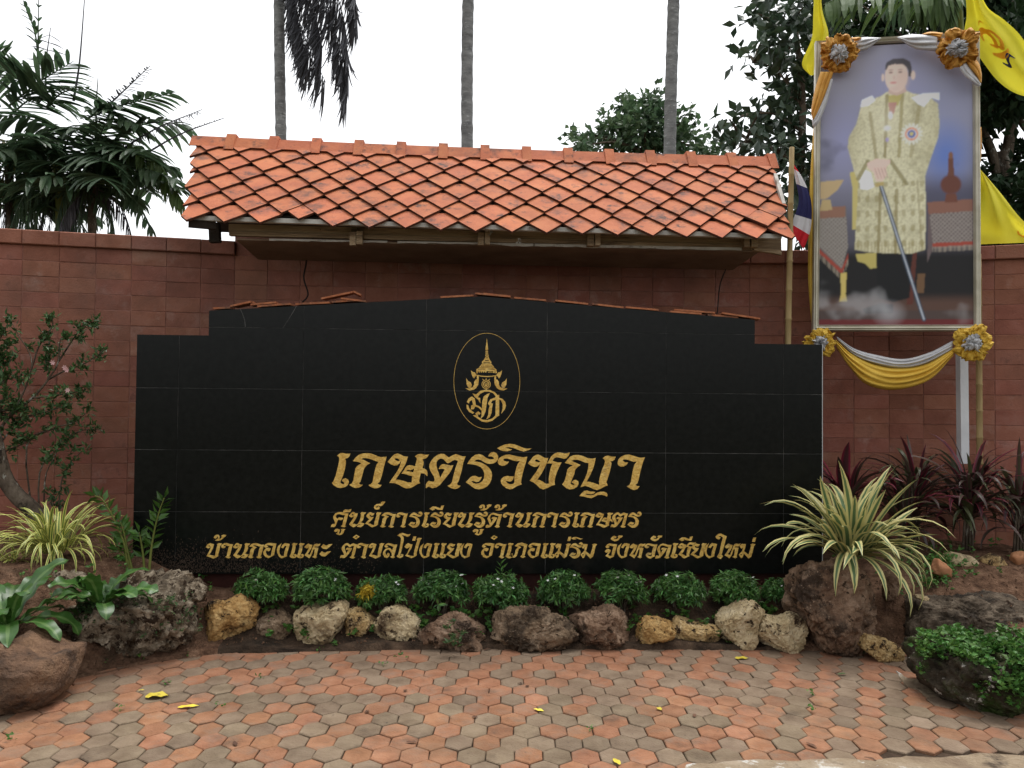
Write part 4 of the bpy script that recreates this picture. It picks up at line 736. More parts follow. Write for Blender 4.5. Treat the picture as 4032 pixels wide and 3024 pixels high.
# hands, glove, sword
mixc(pip([(430, 700), (455, 715), (470, 780), (440, 795), (405, 790), (402, 750)]), (.66, .68, .74)); mixc(pip([(436, 668), (480, 648), (545, 655), (545, 672), (525, 690), (530, 725), (510, 755), (480, 755), (468, 715), (440, 690)]), (.62, .47, .41))
for k in range(4): L2 = 1; mixc((np.abs((gx-475-k*15)-(gy-700)*.35) < 1.8)*((gy > 690) & (gy < 745)), (.38, .26, .22))
L2 = (700-500)**2+(1400-770)**2; t = np.clip(((gx-500)*200+(gy-770)*630)/L2, 0, 1); d = np.hypot(gx-500-t*200, gy-770-t*630); mixc(d < 9, (.05, .07, .10)); mixc((d < 3), (.42, .45, .5)); mixc(pip([(475, 765), (515, 758), (515, 775), (475, 782)]), (.4, .32, .14))
# bleached patches low in the print
bl = np.clip(nz(.010, 31, 3)*.8+.45-np.minimum(np.abs(gy-1330)/95, np.hypot((gx-840)/110, (gy-1250)/70)), 0, 1); mixc(sstep(0, 1, bl)*.55*(gy > 1150), (.36, .36, .37)); mixc(elm(540, 1370, 90, 70, .8)*.5, (.42, .42, .44))
mixc(robe*np.clip((gx-690)/110, 0, 1)*.4*(gy < 760), (.25, .22, .11)); mixc(robe*np.clip((430-gx)/90, 0, 1)*.35, (.28, .25, .13)); mixc(elm(520, 470, 90, 130, .9)*robe*.35, (.68, .66, .52))
for q in range(2): img = (img+np.roll(img, 1, 0)+np.roll(img, -1, 0)+np.roll(img, 1, 1)+np.roll(img, -1, 1))/5
img = np.clip(img*1.55, 0, .9)**1.08
V = [pq(.035+.93*(i/(GX-1)), .02+.955*(j/(GY-1)), .004) for j in range(GY) for i in range(GX)]
me = mesh('print', V, [(j*GX+i, j*GX+i+1, (j+1)*GX+i+1, (j+1)*GX+i) for j in range(GY-1) for i in range(GX-1)])
ca = me.color_attributes.new('Print', 'FLOAT_COLOR', 'POINT'); ca.data.foreach_set('color', np.concatenate([img.reshape(-1, 3), np.ones((GX*GY, 1))], 1).ravel())
pm = bpy.data.materials.new('print'); pm.use_nodes = True; pb = pm.node_tree.nodes['Principled BSDF']; at = pm.node_tree.nodes.new('ShaderNodeAttribute'); at.attribute_name = 'Print'
pm.node_tree.links.new(at.outputs[0], pb.inputs['Base Color']); pb.inputs['Roughness'].default_value = .35; pb.inputs['Specular IOR Level'].default_value = .25
link('print', me, pm, port)
mb = MB(); mb.add([pq(.01, .01, -.03), pq(.99, .01, -.03), pq(.99, .99, -.03), pq(.01, .99, -.03), pq(.01, .01, .0), pq(.99, .01, .0), pq(.99, .99, .0), pq(.01, .99, .0)], [(3, 2, 1, 0), (4, 5, 6, 7), (0, 1, 5, 4), (1, 2, 6, 5), (2, 3, 7, 6), (3, 0, 4, 7)]); mb.build('backing_board', M['darkwood'], port)
FW = .046/PWd; FH = .046/PHt
prof = [(0, -.03), (0, .018), (.12, .030), (.3, .026), (.42, .034), (.7, .024), (.82, .028), (1.0, .008), (1.0, -.002)]
cs = [(0, 0), (1, 0), (1, 1), (0, 1)]
for k in range(4):
    a, b = cs[k], cs[(k+1) % 4]; V = []
    for (cx, cy) in (a, b):
        for (o_, h) in prof: V.append(pq(cx+(FW*o_ if cx == 0 else -FW*o_), cy+(FH*o_ if cy == 0 else -FH*o_), h))
    n = len(prof); me = mesh('frame_side', V, [(i, i+1, i+1+n, i+n) for i in range(n-1)]); link('frame_side', me, M['gilt'], port)
# posts behind it
for (u, vb, m_, r, nm, lab, vt) in ((3792, 1755, 'postwhite', .03, 'metal_post', 'white square metal post under the right of the portrait', 1290), (3858, 1760, 'bamboo', .022, 'bamboo_pole', 'bamboo pole standing behind the right edge of the portrait', 1000)):
    a_ = W(u, vb+70, 6.22); b_ = W(u-6, vt, 6.24); mb = MB()
    if m_ == 'postwhite': mb.box((0, 0, np.linalg.norm(b_-a_)/2), (r, r, np.linalg.norm(b_-a_)/2))
    else:
        H = np.linalg.norm(b_-a_); zz = []; rr = []
        for k in range(8):
            z0 = H*k/8; zz += [z0, z0+.008, z0+.016]; rr += [r, r*1.2, r]
        zz.append(H); rr.append(r*.9); mb.tube([(0, 0, z) for z in zz], rr, 10)
    o = mb.build(nm, M[m_], None, m_ == 'bamboo', label=lab, cat='pole' if m_ == 'bamboo' else 'post'); o.location = a_; d = Vector(b_-a_).normalized(); o.rotation_mode = 'QUATERNION'; o.rotation_quaternion = Vector((0, 0, 1)).rotation_difference(d)
a_ = W(3102, 1375, 5.95); b_ = W(3118, 580, 6.0); H = np.linalg.norm(b_-a_); mb = MB(); zz = []; rr = []
for k in range(7): z0 = H*k/7; zz += [z0, z0+.008, z0+.018]; rr += [.021-.0005*k, .026-.0006*k, .021-.0005*k]
zz.append(H); rr.append(.017); mb.tube([(0, 0, z) for z in np.array(zz)], rr, 10)
o = mb.build('bamboo_pole', M['bamboo'], None, True, label='bamboo flag pole between the tiled roof and the portrait', cat='pole'); o.location = a_; o.rotation_mode = 'QUATERNION'; o.rotation_quaternion = Vector((0, 0, 1)).rotation_difference(Vector(b_-a_).normalized())
mb = MB(); mb.tube([W(3102, 2200, 5.97), W(3102, 1375, 5.95)], .021, 8); mb.V[0] = mb.V[0]-a_; mb.build('lower_pole', M['bamboo'], o).matrix_parent_inverse = Matrix.Identity(4)
o.children[0].rotation_mode = 'QUATERNION'; o.children[0].rotation_quaternion = o.rotation_quaternion.inverted()

# ------------------------------------------------------------------ cloth: rosettes, swags, flags
def rosette(u, v, zc, r, seed, label, mg, flat=1.0):
    c = W(u, v, zc); root = empty('cloth_rosette', c, label, 'rosette'); face = -ray(u, v); face /= np.linalg.norm(face)
    sx = np.cross([0, 0, 1.0], face); sx /= np.linalg.norm(sx); sy = np.cross(face, sx)
    for part, R0, R1, dz, nn, m_ in (('gold_ruffle', .45, .62, .32, 15, mg), ('silver_centre', .0, .42, .42, 9, M['cloth_silver'])):
        V = []; NU, NV = 180, 26
        rs = np.random.default_rng(seed+len(part)); ph = rs.uniform(0, 6.28, 4); ca_ = np.linspace(0, 2*math.pi, NU, endpoint=False)
        LB = .16*np.abs(vnoise(np.stack([np.cos(ca_)*2.3+seed, np.sin(ca_)*2.3, 0*ca_], 1), seed))+.12*(1-np.abs(vnoise(np.stack([np.cos(ca_)*4.6, np.sin(ca_)*4.6+seed, 0*ca_], 1), seed+2)))-.06
        for i in range(NU):
            a = 2*math.pi*i/NU
            lob = LB[i]
            for j in range(NV):
                b = 2*math.pi*j/NV
                cx = (R0+R1)/2+.06*math.sin(a*5+ph[2]); rr = (R1-R0)/2+.16+lob
                if part == 'silver_centre': cx = .13; rr = .17+lob*1.1
                q = rr*(1+.06*math.sin(a*nn+b*2+ph[3])+.05*math.sin(a*23+b*3))
                x = cx+q*math.cos(b); z = q*math.sin(b)*.75*flat+(dz if part == 'silver_centre' else .1)
                V.append(((sx*math.cos(a)+sy*math.sin(a))*x+face*z)*r)
        V = np.array(V); rg = 1-np.abs(fbm(V/r*3.4+seed, 2, seed)); rg2 = 1-np.abs(fbm(V/r*8.0+seed, 2, seed+40)); V += ((rg-.6)*.34*r+(rg2-.6)*.15*r)[:, None]*face+(fbm(V/r*5.0, 2, seed+9)*.09*r)[:, None]*sx+(fbm(V/r*5.0, 2, seed+19)*.09*r)[:, None]*sy
        me = mesh(part, V, [(i*NV+j, i*NV+(j+1) % NV, ((i+1) % NU)*NV+(j+1) % NV, ((i+1) % NU)*NV+j) for i in range(NU) for j in range(NV)], True)
        link(part, me, m_, root)
rosette(3304, 212, 6.28, .152, 1, 'gold cloth rosette with silver centre on the portrait corner near the flag pole', M['cloth_gold'])
rosette(3772, 186, 6.10, .158, 2, 'gold cloth rosette with silver centre on the upper corner beside the flag emblem', M['cloth_gold'])
rosette(3230, 1352, 6.10, .122, 3, 'yellow cloth rosette tucked behind the shoulder of the black sign', M['cloth_yel'])
rosette(3830, 1350, 5.95, .142, 4, 'yellow cloth rosette under the portrait above the white post', M['cloth_yel'])
def drape(root, name, top, bot, m_, folds, depth, seed, zc=(6.2, 6.1), ns=60, nt_=26, amp=1.0):
    """cloth between two pixel polylines (upper edge, lower edge), with rounded folds running along it"""
    a = bez(top, ns); b = bez(bot, ns); V = []
    for i in range(ns):
        s = i/(ns-1); z0 = zc[0]+(zc[1]-zc[0])*s
        for j in range(nt_):
            t = j/(nt_-1); p = a[i]*(1-t)+b[i]*t
            env = math.sin(math.pi*min(1, max(0, s)))**.5 if amp else 1
            h = depth*(.55+.45*env)*(math.sin(math.pi*t)**.6+.42*abs(math.sin(folds*math.pi*t+.5*math.sin(s*3+seed)))+.1*math.sin(folds*5*t+s*9))
            V.append(W(p[0], p[1], z0-h)-np.array(root.location))
    me = mesh(name, V, [(i*nt_+j, i*nt_+j+1, (i+1)*nt_+j+1, (i+1)*nt_+j) for i in range(ns-1) for j in range(nt_-1)], True)
    md = link(name, me, m_, root); sd = md.modifiers.new('thick', 'SOLIDIFY'); sd.thickness = .004; return md
K = cr(3050, 80, 1.185)
sw = empty('cloth_swag', W(3530, 1500, 6.08), 'yellow and silver cloth swag hanging below the portrait', 'swag')
drape(sw, 'silver_cloth', [K(*p) for p in ((290, 1475), (370, 1530), (470, 1560), (600, 1580), (720, 1550), (830, 1495))], [K(*p) for p in ((300, 1500), (380, 1570), (480, 1610), (590, 1625), (700, 1605), (830, 1540))], M['cloth_silver'], 3, .05, 1, (6.17, 6.02))
drape(sw, 'gold_cloth', [K(*p) for p in ((285, 1490), (370, 1560), (480, 1605), (590, 1620), (710, 1600), (835, 1530))], [K(*p) for p in ((290, 1530), (350, 1620), (430, 1700), (560, 1725), (720, 1680), (835, 1565))], M['cloth_yel'], 4, .06, 2, (6.16, 6.01))
K = cr(2800, 0, 1.7955)
sw = empty('cloth_swag', W(3420, 160, 6.3), 'silver cloth swag draped along the top of the portrait by the pole-side rosette', 'swag')
drape(sw, 'silver_cloth', [K(*p) for p in ((1010, 275), (1080, 262), (1200, 266))], [K(*p) for p in ((1040, 370), (1110, 345), (1195, 275))], M['cloth_silver'], 3, .035, 3, (6.3, 6.28))
drape(sw, 'gold_cloth', [K(*p) for p in ((985, 268), (1030, 262), (1060, 264))], [K(*p) for p in ((1030, 300), (1045, 285), (1062, 268))], M['cloth_gold'], 2, .03, 3, (6.3, 6.28), 20)
sw = empty('cloth_swag', W(3640, 150, 6.2), 'silver and gold cloth swag along the top of the portrait by the emblem-side rosette', 'swag')
drape(sw, 'silver_cloth', [K(*p) for p in ((1315, 262), (1420, 242), (1600, 250))], [K(*p) for p in ((1325, 272), (1440, 345), (1600, 365))], M['cloth_silver'], 3, .04, 4, (6.26, 6.14))
drape(sw, 'gold_cloth', [K(*p) for p in ((1490, 240), (1550, 224), (1640, 232))], [K(*p) for p in ((1500, 246), (1560, 256), (1620, 275))], M['cloth_gold'], 2, .03, 4, (6.2, 6.14), 20)
sw = empty('cloth_swag', W(3230, 380, 6.3), 'gold and silver cloth tail hanging beside the portrait from the pole-side rosette', 'swag')
drape(sw, 'gold_cloth', [K(*p) for p in ((775, 510), (735, 640), (712, 770), (718, 830))], [K(*p) for p in ((862, 510), (820, 640), (770, 760), (722, 850))], M['cloth_gold'], 3, .035, 5, (6.27, 6.26))
drape(sw, 'silver_cloth', [K(*p) for p in ((845, 560), (800, 680), (745, 800), (716, 850))], [K(*p) for p in ((858, 560), (825, 700), (765, 850), (722, 905))], M['cloth_silver'], 2, .03, 6, (6.27, 6.26))
sw = empty('cloth_swag', W(3820, 290, 6.1), 'gold and silver cloth tail hanging beside the portrait below the emblem-side rosette', 'swag')
drape(sw, 'silver_cloth', [K(*p) for p in ((1755, 480), (1800, 540), (1860, 590), (1900, 612))], [K(*p) for p in ((1800, 440), (1840, 500), (1880, 550), (1905, 590))], M['cloth_silver'], 2, .03, 7, (6.1, 6.08))
drape(sw, 'gold_cloth', [K(*p) for p in ((1800, 430), (1840, 490), (1880, 540), (1903, 580))], [K(*p) for p in ((1850, 405), (1890, 450), (1908, 520), (1908, 585))], M['cloth_gold'], 2, .03, 8, (6.1, 6.08))
sw = empty('cloth_strip', W(3180, 900, 6.35), 'long yellow cloth strip hanging down behind the edge of the portrait near the pole', 'cloth')
drape(sw, 'yellow_cloth', [(3205, 500), (3192, 700), (3186, 900), (3184, 1100), (3200, 1310)], [(3215, 500), (3212, 700), (3214, 900), (3210, 1100), (3214, 1310)], M['cloth_yel'], 2, .02, 9, (6.40, 6.30))
sw = empty('cloth_strip', W(3868, 700, 6.2), 'narrow orange cloth strip showing along the outer edge of the portrait', 'cloth')
drape(sw, 'orange_cloth', [(3852, 520), (3852, 560), (3853, 620)], [(3862, 500), (3864, 560), (3860, 640)], M['cloth_gold'], 1, .01, 9, (6.2, 6.2), 20, 8)
def flag(name, label, quads, zc, mats, seed, amp=.05, emblem=None, nu=50, nv=40, along=False):
    """cloth patch from two pixel edges; mats: list of (t0, t1, material) bands"""
    a = bez(quads[0], nu); b = bez(quads[1], nu); c0_ = W(*(a[0]), zc); root = empty(name, c0_, label, 'flag'); 
    def S(s, t, off=0.0):
        i = s*(nu-1); i0 = min(int(i), nu-2); f = i-i0; pa = a[i0]*(1-f)+a[i0+1]*f; pb_ = b[i0]*(1-f)+b[i0+1]*f; p = pa*(1-t)+pb_*t
        h = amp*(math.sin(t*7+s*3+seed)+.6*math.sin(t*15+seed*2+s*2)*t+.5*math.sin(s*9+seed))
        return W(p[0], p[1], zc-h-off)-c0_
    for t0, t1, m_ in mats:
        V = [S(t0+(t1-t0)*i/(nu-1), j/(nv-1)) if along else S(i/(nu-1), t0+(t1-t0)*j/(nv-1)) for i in range(nu) for j in range(nv)]
        me = mesh('flag_cloth', V, [(i*nv+j, i*nv+j+1, (i+1)*nv+j+1, (i+1)*nv+j) for i in range(nu-1) for j in range(nv-1)], True); link('flag_cloth' if len(mats) == 1 else 'flag_stripe', me, m_, root)
    if emblem:
        for m_, pts, wd in emblem:
            P = bez(pts, 40); mb = MB(); V = []
            for k in range(40):
                d = P[min(39, k+1)]-P[max(0, k-1)]; d /= np.linalg.norm(d)+1e-9; nn = np.array([-d[1], d[0]])*wd*math.sin(math.pi*(.12+.82*k/39))
                V += [S(*np.clip(P[k]+nn, 0, 1), .004), S(*np.clip(P[k]-nn, 0, 1), .004)]
            mb.add(V, [(2*k, 2*k+1, 2*k+3, 2*k+2) for k in range(39)]); mb.build('flag_emblem', m_, root)
    return root
flag('yellow_flag', 'limp yellow flag hanging behind the pole-side corner of the portrait', [[(3206, -60), (3202, 60), (3196, 150), (3158, 250), (3190, 297)], [(3232, -60), (3238, 40), (3262, 130), (3250, 200), (3202, 297)]], 6.62, [(0, 1, M['flag'])], 1, .03)
curl = [(M['flag_o'], [(.42, .30), (.36, .36), (.36, .46), (.43, .50), (.49, .44), (.46, .36)], .030), (M['flag_o'], [(.36, .50), (.40, .58), (.47, .60), (.52, .52), (.49, .44)], .026), (M['flag_o'], [(.52, .28), (.56, .40), (.57, .52), (.55, .62)], .024), (M['flag_n'], [(.60, .34), (.645, .42), (.60, .47), (.585, .55), (.63, .62)], .020), (M['flag_o'], [(.30, .40), (.26, .46), (.30, .54)], .010)]
flag('yellow_flag', 'yellow flag with orange curled emblem streaming above the portrait', [[(3800, -50), (3806, 60), (3800, 140), (3860, 230), (3930, 320), (4010, 372), (4120, 392)], [(3850, -50), (3890, 30), (3950, 75), (4010, 130), (4060, 200), (4110, 260), (4150, 330)]], 6.75, [(0, 1, M['flag'])], 2, .05, curl)
flag('yellow_flag', 'yellow flag drooping over the wall coping below the emblem flag', [[(3856, 662), (3856, 760), (3858, 880), (3860, 962)], [(3862, 668), (3940, 760), (4030, 870), (4140, 952)]], 6.66, [(0, 1, M['flag'])], 3, .05, [(M['flag_o'], [(.80, .70), (.86, .66), (.92, .72), (.90, .80), (.83, .80)], .02)])
flag('striped_flag', 'small red, white and blue striped flag hanging from the bamboo pole', [[(3118, 640), (3130, 700), (3145, 790), (3122, 870), (3118, 912)], [(3128, 650), (3170, 720), (3195, 800), (3192, 900), (3165, 982)]], 6.1, [(0, .10, M['flag_r']), (.10, .32, M['flag_w']), (.32, .66, M['flag_n']), (.66, .82, M['flag_w']), (.82, 1, M['flag_r'])], 4, .025, along=True)

# ------------------------------------------------------------------ rocks
def ico(n):
    bm = bmesh.new(); bmesh.ops.create_icosphere(bm, subdivisions=n, radius=1.0); V = np.array([v.co[:] for v in bm.verts]); Fc = [tuple(v.index for v in f.verts) for f in bm.faces]; bm.free(); return V, Fc
ICO = {n: ico(n) for n in (3, 4, 5, 6)}
def rock(name, K, outline, depth, m_, label, seed, cat='rock', rough=1.0, pits=.5, sub=6, zc=None, block=.72, group=None, base=None, zg=0.0):
    pts = np.array([K(x, y) for x, y in outline]); cx, cy = (pts.min(0)+pts.max(0))/2; vb = pts[:, 1].max()
    if zc is None: zc = float(proj(onZ(cx, base or vb, zg))[2])+depth*.45
    c = W(cx, cy, zc); d = np.diff(np.vstack([pts, pts[:1]]), axis=0)
    ss = np.vstack([pts[i]+d[i]*t for i in range(len(pts)) for t in np.linspace(0, 1, 24, endpoint=False)])-[cx, cy]
    ang = np.arctan2(-ss[:, 1], ss[:, 0]); rr = np.hypot(ss[:, 0], ss[:, 1])/FPX*zc
    bins = np.linspace(-math.pi, math.pi, 121); R = np.zeros(121)
    for k in range(121):
        dd = np.abs((ang-bins[k]+math.pi) % (2*math.pi)-math.pi); R[k] = rr[dd < .06].max() if (dd < .06).any() else rr[dd.argmin()]
    R = np.convolve(np.r_[R[-4:-1], R, R[1:4]], np.ones(3)/3, 'same')[3:-3]
    V, Fc = ICO[sub]; phi = np.arctan2(V[:, 2], V[:, 0]); sn = np.hypot(V[:, 0], V[:, 2]); rad_ = np.interp(phi, bins, R)
    prof_ = sn**block; dep = np.sign(V[:, 1])*np.abs(V[:, 1])**.8*depth
    P = np.stack([rad_*prof_*np.cos(phi), dep, rad_*prof_*np.sin(phi)], 1)
    rf = np.random.default_rng(seed+500)
    for k in range(int(13*min(1.2, rough))):                             # broken faces
        fn = rf.normal(size=3); fn /= np.linalg.norm(fn); h_ = P@fn; cut = h_.max()*rf.uniform(.70, .93); P = P-fn*np.maximum(0, h_-cut)[:, None]*.9
    size = float(R.mean()); nrm = P/(np.linalg.norm(P, axis=1)[:, None]+1e-6)
    q = P/size
    q = q+.22*np.stack([fbm(q*2.1+k*9.1, 2, seed+30+k) for k in range(3)], 1)
    disp = .13*fbm(q*1.5+seed, 2, seed)-.10*rough*np.abs(fbm(q*3.1+seed, 3, seed+4))-.075*rough*np.abs(fbm(q*7.3, 3, seed+7))+.02*rough*fbm(q*26, 2, seed+11)
    wv = worley(q*3.2+seed*.7, seed); disp -= pits*.34*np.clip(.44-wv, 0, 1)
    wv = worley(q*7.5+seed*.3, seed+3); disp -= pits*.24*np.clip(.42-wv, 0, 1)
    P = P+nrm*((disp+.165)*size)[:, None]
    b = np.array([_R[0], _R[1], 0]); b /= np.linalg.norm(b); f = np.array([-b[1], b[0], 0])
    Wd = P[:, :1]*b+P[:, 1:2]*f+P[:, 2:3]*np.array([0, 0, 1.0]); org = np.array([0, 0, float(Wd[:, 2].min())])
    o = link(name, mesh(name, Wd-org, Fc, True), m_, None, label, cat, group); o.location = c+org; return o
C4 = cr(750, 2180, 2.1067); C5 = cr(1700, 2180, 2.212); C6 = cr(2500, 2180, 2.765); C8 = cr(3000, 1600, 1.2287); C7 = cr(0, 1750, 1.508)
rock('border_rock', C4, [(80,770),(85,650),(110,500),(150,440),(220,410),(300,415),(350,385),(440,362),(500,375),(535,430),(500,560),(505,620),(440,690),(340,745),(300,750),(260,705),(200,720),(130,785)], .13, M['rk_orange'], 'tall ochre rock with pitted corner beside the big grey karst boulder', 1, pits=.8)
rock('border_rock', C4, [(510,560),(600,520),(650,490),(760,485),(850,520),(880,600),(860,720),(800,745),(690,745),(560,720),(500,650)], .12, M['rk_brown'], 'dark earthy rock between the ochre rock and the pale horned rock', 2)
rock('border_rock', C4, [(880,500),(900,450),(960,415),(1050,450),(1120,440),(1200,425),(1260,415),(1275,470),(1270,560),(1250,650),(1200,730),(1100,770),(950,765),(920,700),(890,590)], .13, M['rk_pale'], 'pale cream rock with two horned corners on top', 3, pits=.4)
rock('border_rock', C4, [(1285,560),(1320,490),(1380,460),(1450,460),(1500,500),(1535,590),(1520,640),(1440,700),(1350,750),(1300,745),(1280,670)], .10, M['rk_tan'], 'small tan rock riddled with round holes', 4, pits=1.1)
rock('border_rock', C4, [(1535,610),(1560,540),(1620,460),(1700,460),(1800,480),(1860,510),(1900,560),(1920,640),(1910,740),(1850,760),(1700,735),(1600,700),(1550,660)], .12, M['rk_pale'], 'cream pitted rock with a deep hollow at one end', 15, pits=1.0)
rock('border_rock', C5, [(-60,600),(0,560),(100,550),(250,560),(400,590),(470,680),(520,770),(500,805),(380,825),(200,830),(0,830),(-80,760)], .14, M['rk_red'], 'low dark reddish rough rock with a weed growing over its front', 6, rough=1.4)
rock('border_rock', C5, [(480,610),(560,540),(700,520),(900,505),(1060,525),(1150,590),(1250,650),(1300,690),(1290,760),(1150,830),(950,840),(750,800),(600,720),(500,660)], .15, M['rk_brown'], 'longest brown crusty rock lying in the middle of the row', 7, rough=1.3)
rock('border_rock', C5, [(1200,600),(1280,520),(1380,510),(1480,510),(1540,465),(1620,480),(1720,560),(1760,660),(1780,740),(1750,780),(1650,800),(1520,825),(1400,780),(1300,740)], .15, M['rk_red'], 'brown and pinkish rock with a raised knob on top', 8, rough=1.2)
rock('border_rock', C6, [(20,830),(70,740),(150,710),(280,700),(380,720),(420,790),(400,880),(340,1000),(250,1030),(130,1030),(40,1000),(15,920)], .12, M['rk_orange'], 'rounded orange rock with a dark flank next to the knobbed rock', 9, pits=.4)
rock('border_rock', C6, [(410,760),(450,705),(560,750),(700,780),(820,785),(900,820),(925,860),(900,940),(800,980),(620,1000),(520,1010),(430,980),(410,900)], .11, M['rk_tan'], 'low flat topped tan rock leaning on the upright yellowish rock', 10, pits=.7)
rock('border_rock', C6, [(915,700),(1000,640),(1100,580),(1190,515),(1260,540),(1330,570),(1345,680),(1340,800),(1300,950),(1230,1010),(1100,1030),(980,1020),(930,950),(925,820)], .12, M['rk_pale'], 'upright pale yellow rock with a jagged pointed top', 11, pits=.9)
rock('border_rock', C6, [(1345,720),(1450,710),(1600,715),(1650,680),(1710,660),(1780,710),(1820,780),(1815,880),(1780,1000),(1690,1070),(1590,1080),(1500,1030),(1400,960),(1370,850)], .13, M['rk_pale'], 'chunky cream rock beside the tall reddish boulder', 12, pits=.6)
rock('boulder', C8, [(145,930),(190,820),(250,770),(330,740),(370,728),(430,750),(470,850),(490,950),(490,1080),(460,1180),(380,1200),(270,1180),(210,1120),(190,1050),(150,990)], .22, M['rk_red'], 'tall reddish brown boulder under the cream striped plant', 13, rough=1.2, sub=6, block=.6)
rock('border_rock', C8, [(460,1150),(490,1110),(560,1120),(620,1140),(680,1180),(680,1215),(630,1230),(590,1210),(540,1235),(480,1200)], .09, M['rk_tan'], 'small holed tan rock at the foot of the reddish boulder', 14, pits=1.2)
rock('boulder', C8, [(610,1000),(700,960),(800,970),(950,960),(1150,940),(1268,960),(1350,1100),(1350,1180),(1200,1190),(1000,1180),(900,1160),(750,1190),(660,1150),(620,1080)], .25, M['rk_dark'], 'long dark boulder holding back the soil behind the mossy rock', 25, sub=6, rough=1.0, block=.6)
moss = rock('mossy_boulder', C8, [(775,1225),(800,1185),(900,1180),(1050,1155),(1200,1150),(1300,1145),(1420,1270),(1420,1500),(1268,1575),(1150,1550),(1060,1520),(980,1455),(900,1420),(820,1355),(775,1285)], .34, M['rk_moss'], 'large dark mossy boulder with white lichen and green creepers', 16, sub=6, rough=1.3, zc=4.3, block=.62, cat='rock')
rock('boulder', C8, [(590,800),(640,790),(665,850),(640,930),(590,935)], .1, M['rk_red'], 'smooth brown stone behind the reddish boulder under the striped leaves', 17, zc=5.35, sub=4)
for nm, ol, m_, lab, sd, zc in (('flat_stone', [(820,800),(850,740),(915,790),(915,822),(860,815)], 'slab_orange', 'broken orange clay slab leaning on the bank', 18, 5.55), ('flat_stone', [(870,730),(930,712),(1010,730),(1060,770),(1060,790),(950,790),(900,760)], 'rk_pale', 'layered pale tan stone lying on the bank', 19, 5.75), ('flat_stone', [(1070,750),(1110,715),(1150,730),(1185,780),(1150,808),(1090,790)], 'rk_tan', 'flat brownish angular stone on the bank beside the layered stone', 20, 5.72), ('flat_stone', [(1200,720),(1268,700),(1300,740),(1268,780),(1220,770)], 'slab_orange', 'reddish stone at the end of the row of stones on the bank', 21, 5.75), ('flat_stone', [(748,925),(770,915),(795,920),(780,945),(755,945)], 'rk_pale', 'small pale pebble above the long dark boulder', 22, 5.25)):
    rock(nm, C8, ol, .06, M[m_], lab, sd, cat='stone', pits=.2, rough=.6, sub=4, zc=zc, block=.5)
rock('karst_boulder', C7, [(330,1220),(230,1150),(250,1040),(420,980),(700,890),(800,790),(950,810),(1100,800),(1200,880),(1200,1000),(1180,1100),(1100,1160),(950,1200),(800,1230),(640,1290),(540,1290),(440,1230)], .34, M['rk_karst'], 'huge grey pitted karst boulder with weeds on its face', 26, sub=6, rough=1.9, pits=1.0, zc=5.0, block=.6)
rock('karst_boulder', C7, [(40,930),(60,850),(150,780),(280,760),(420,750),(520,830),(480,960),(380,1080),(200,1120),(80,1080)], .25, M['rk_karst'], 'grey karst lump between the two bird nest ferns', 27, sub=5, rough=1.6, zc=5.05)
rock('karst_boulder', C7, [(1060,850),(1100,810),(1170,805),(1222,860),(1215,940),(1110,950)], .10, M['rk_karst'], 'grey knob of rock at the end of the karst boulder', 28, sub=5, rough=1.5, zc=5.0)
rock('smooth_boulder', C7, [(-160,1310),(0,1290),(90,1160),(200,1200),(280,1250),(320,1262),(380,1245),(430,1300),(430,1360),(380,1440),(280,1490),(100,1550),(-160,1570)], .26, M['rk_smooth'], 'smooth brown pointed boulder at the edge of the pavers', 29, sub=5, rough=.35, pits=.15, block=.55)

# ------------------------------------------------------------------ leaf builders
def blade(base, az, el, L, wd, droop, n=7, fold=.25, prof=None, twist=0.0, wave=0.0, curl=1.4, sway=0.0):
    base = np.asarray(base, float); V = []; uv = []; p = base.copy(); e = el; side0 = np.array([-math.sin(az), math.cos(az), 0.0])
    for i in range(n+1):
        t = i/n; wv = (prof(t) if prof else math.sin(math.pi*min(1, .12+.88*t))**.7)*wd/2
        d = np.array([math.cos(az)*math.cos(e), math.sin(az)*math.cos(e), math.sin(e)]); nr = np.cross(d, side0)
        s = side0*math.cos(twist*t)+nr*math.sin(twist*t); wz = wave*math.sin(t*26)*wd*.14
        V += [p-s*wv+nr*(fold*wv+wz), p, p+s*wv+nr*(fold*wv-wz)]; uv += [(0, t), (.5, t), (1, t)]
        p = p+d*(L/n); e -= droop/n*(curl*t+.3)*1.1; az += sway/n; side0 = np.array([-math.sin(az), math.cos(az), 0.0])
    Fc = []
    for i in range(n):
        a = 3*i; Fc += [(a, a+1, a+4, a+3), (a+1, a+2, a+5, a+4)]
    return np.array(V), Fc, uv
strap = lambda t: min(1, .55+t*2.5)*(1-max(0, (t-.55)/.45)**1.8*.97)
def leafed(root, name, items, m_):
    """each long leaf an object of its own under its plant; items: blade arguments"""
    ro_ = np.array(root.location)
    for it in items:
        mm = it.pop('m', m_); V, Fc, uv = blade(**it); b = V[1].copy(); o = link(name, mesh(name, V-b, Fc, True, uv), mm, root); o.location = b-ro_
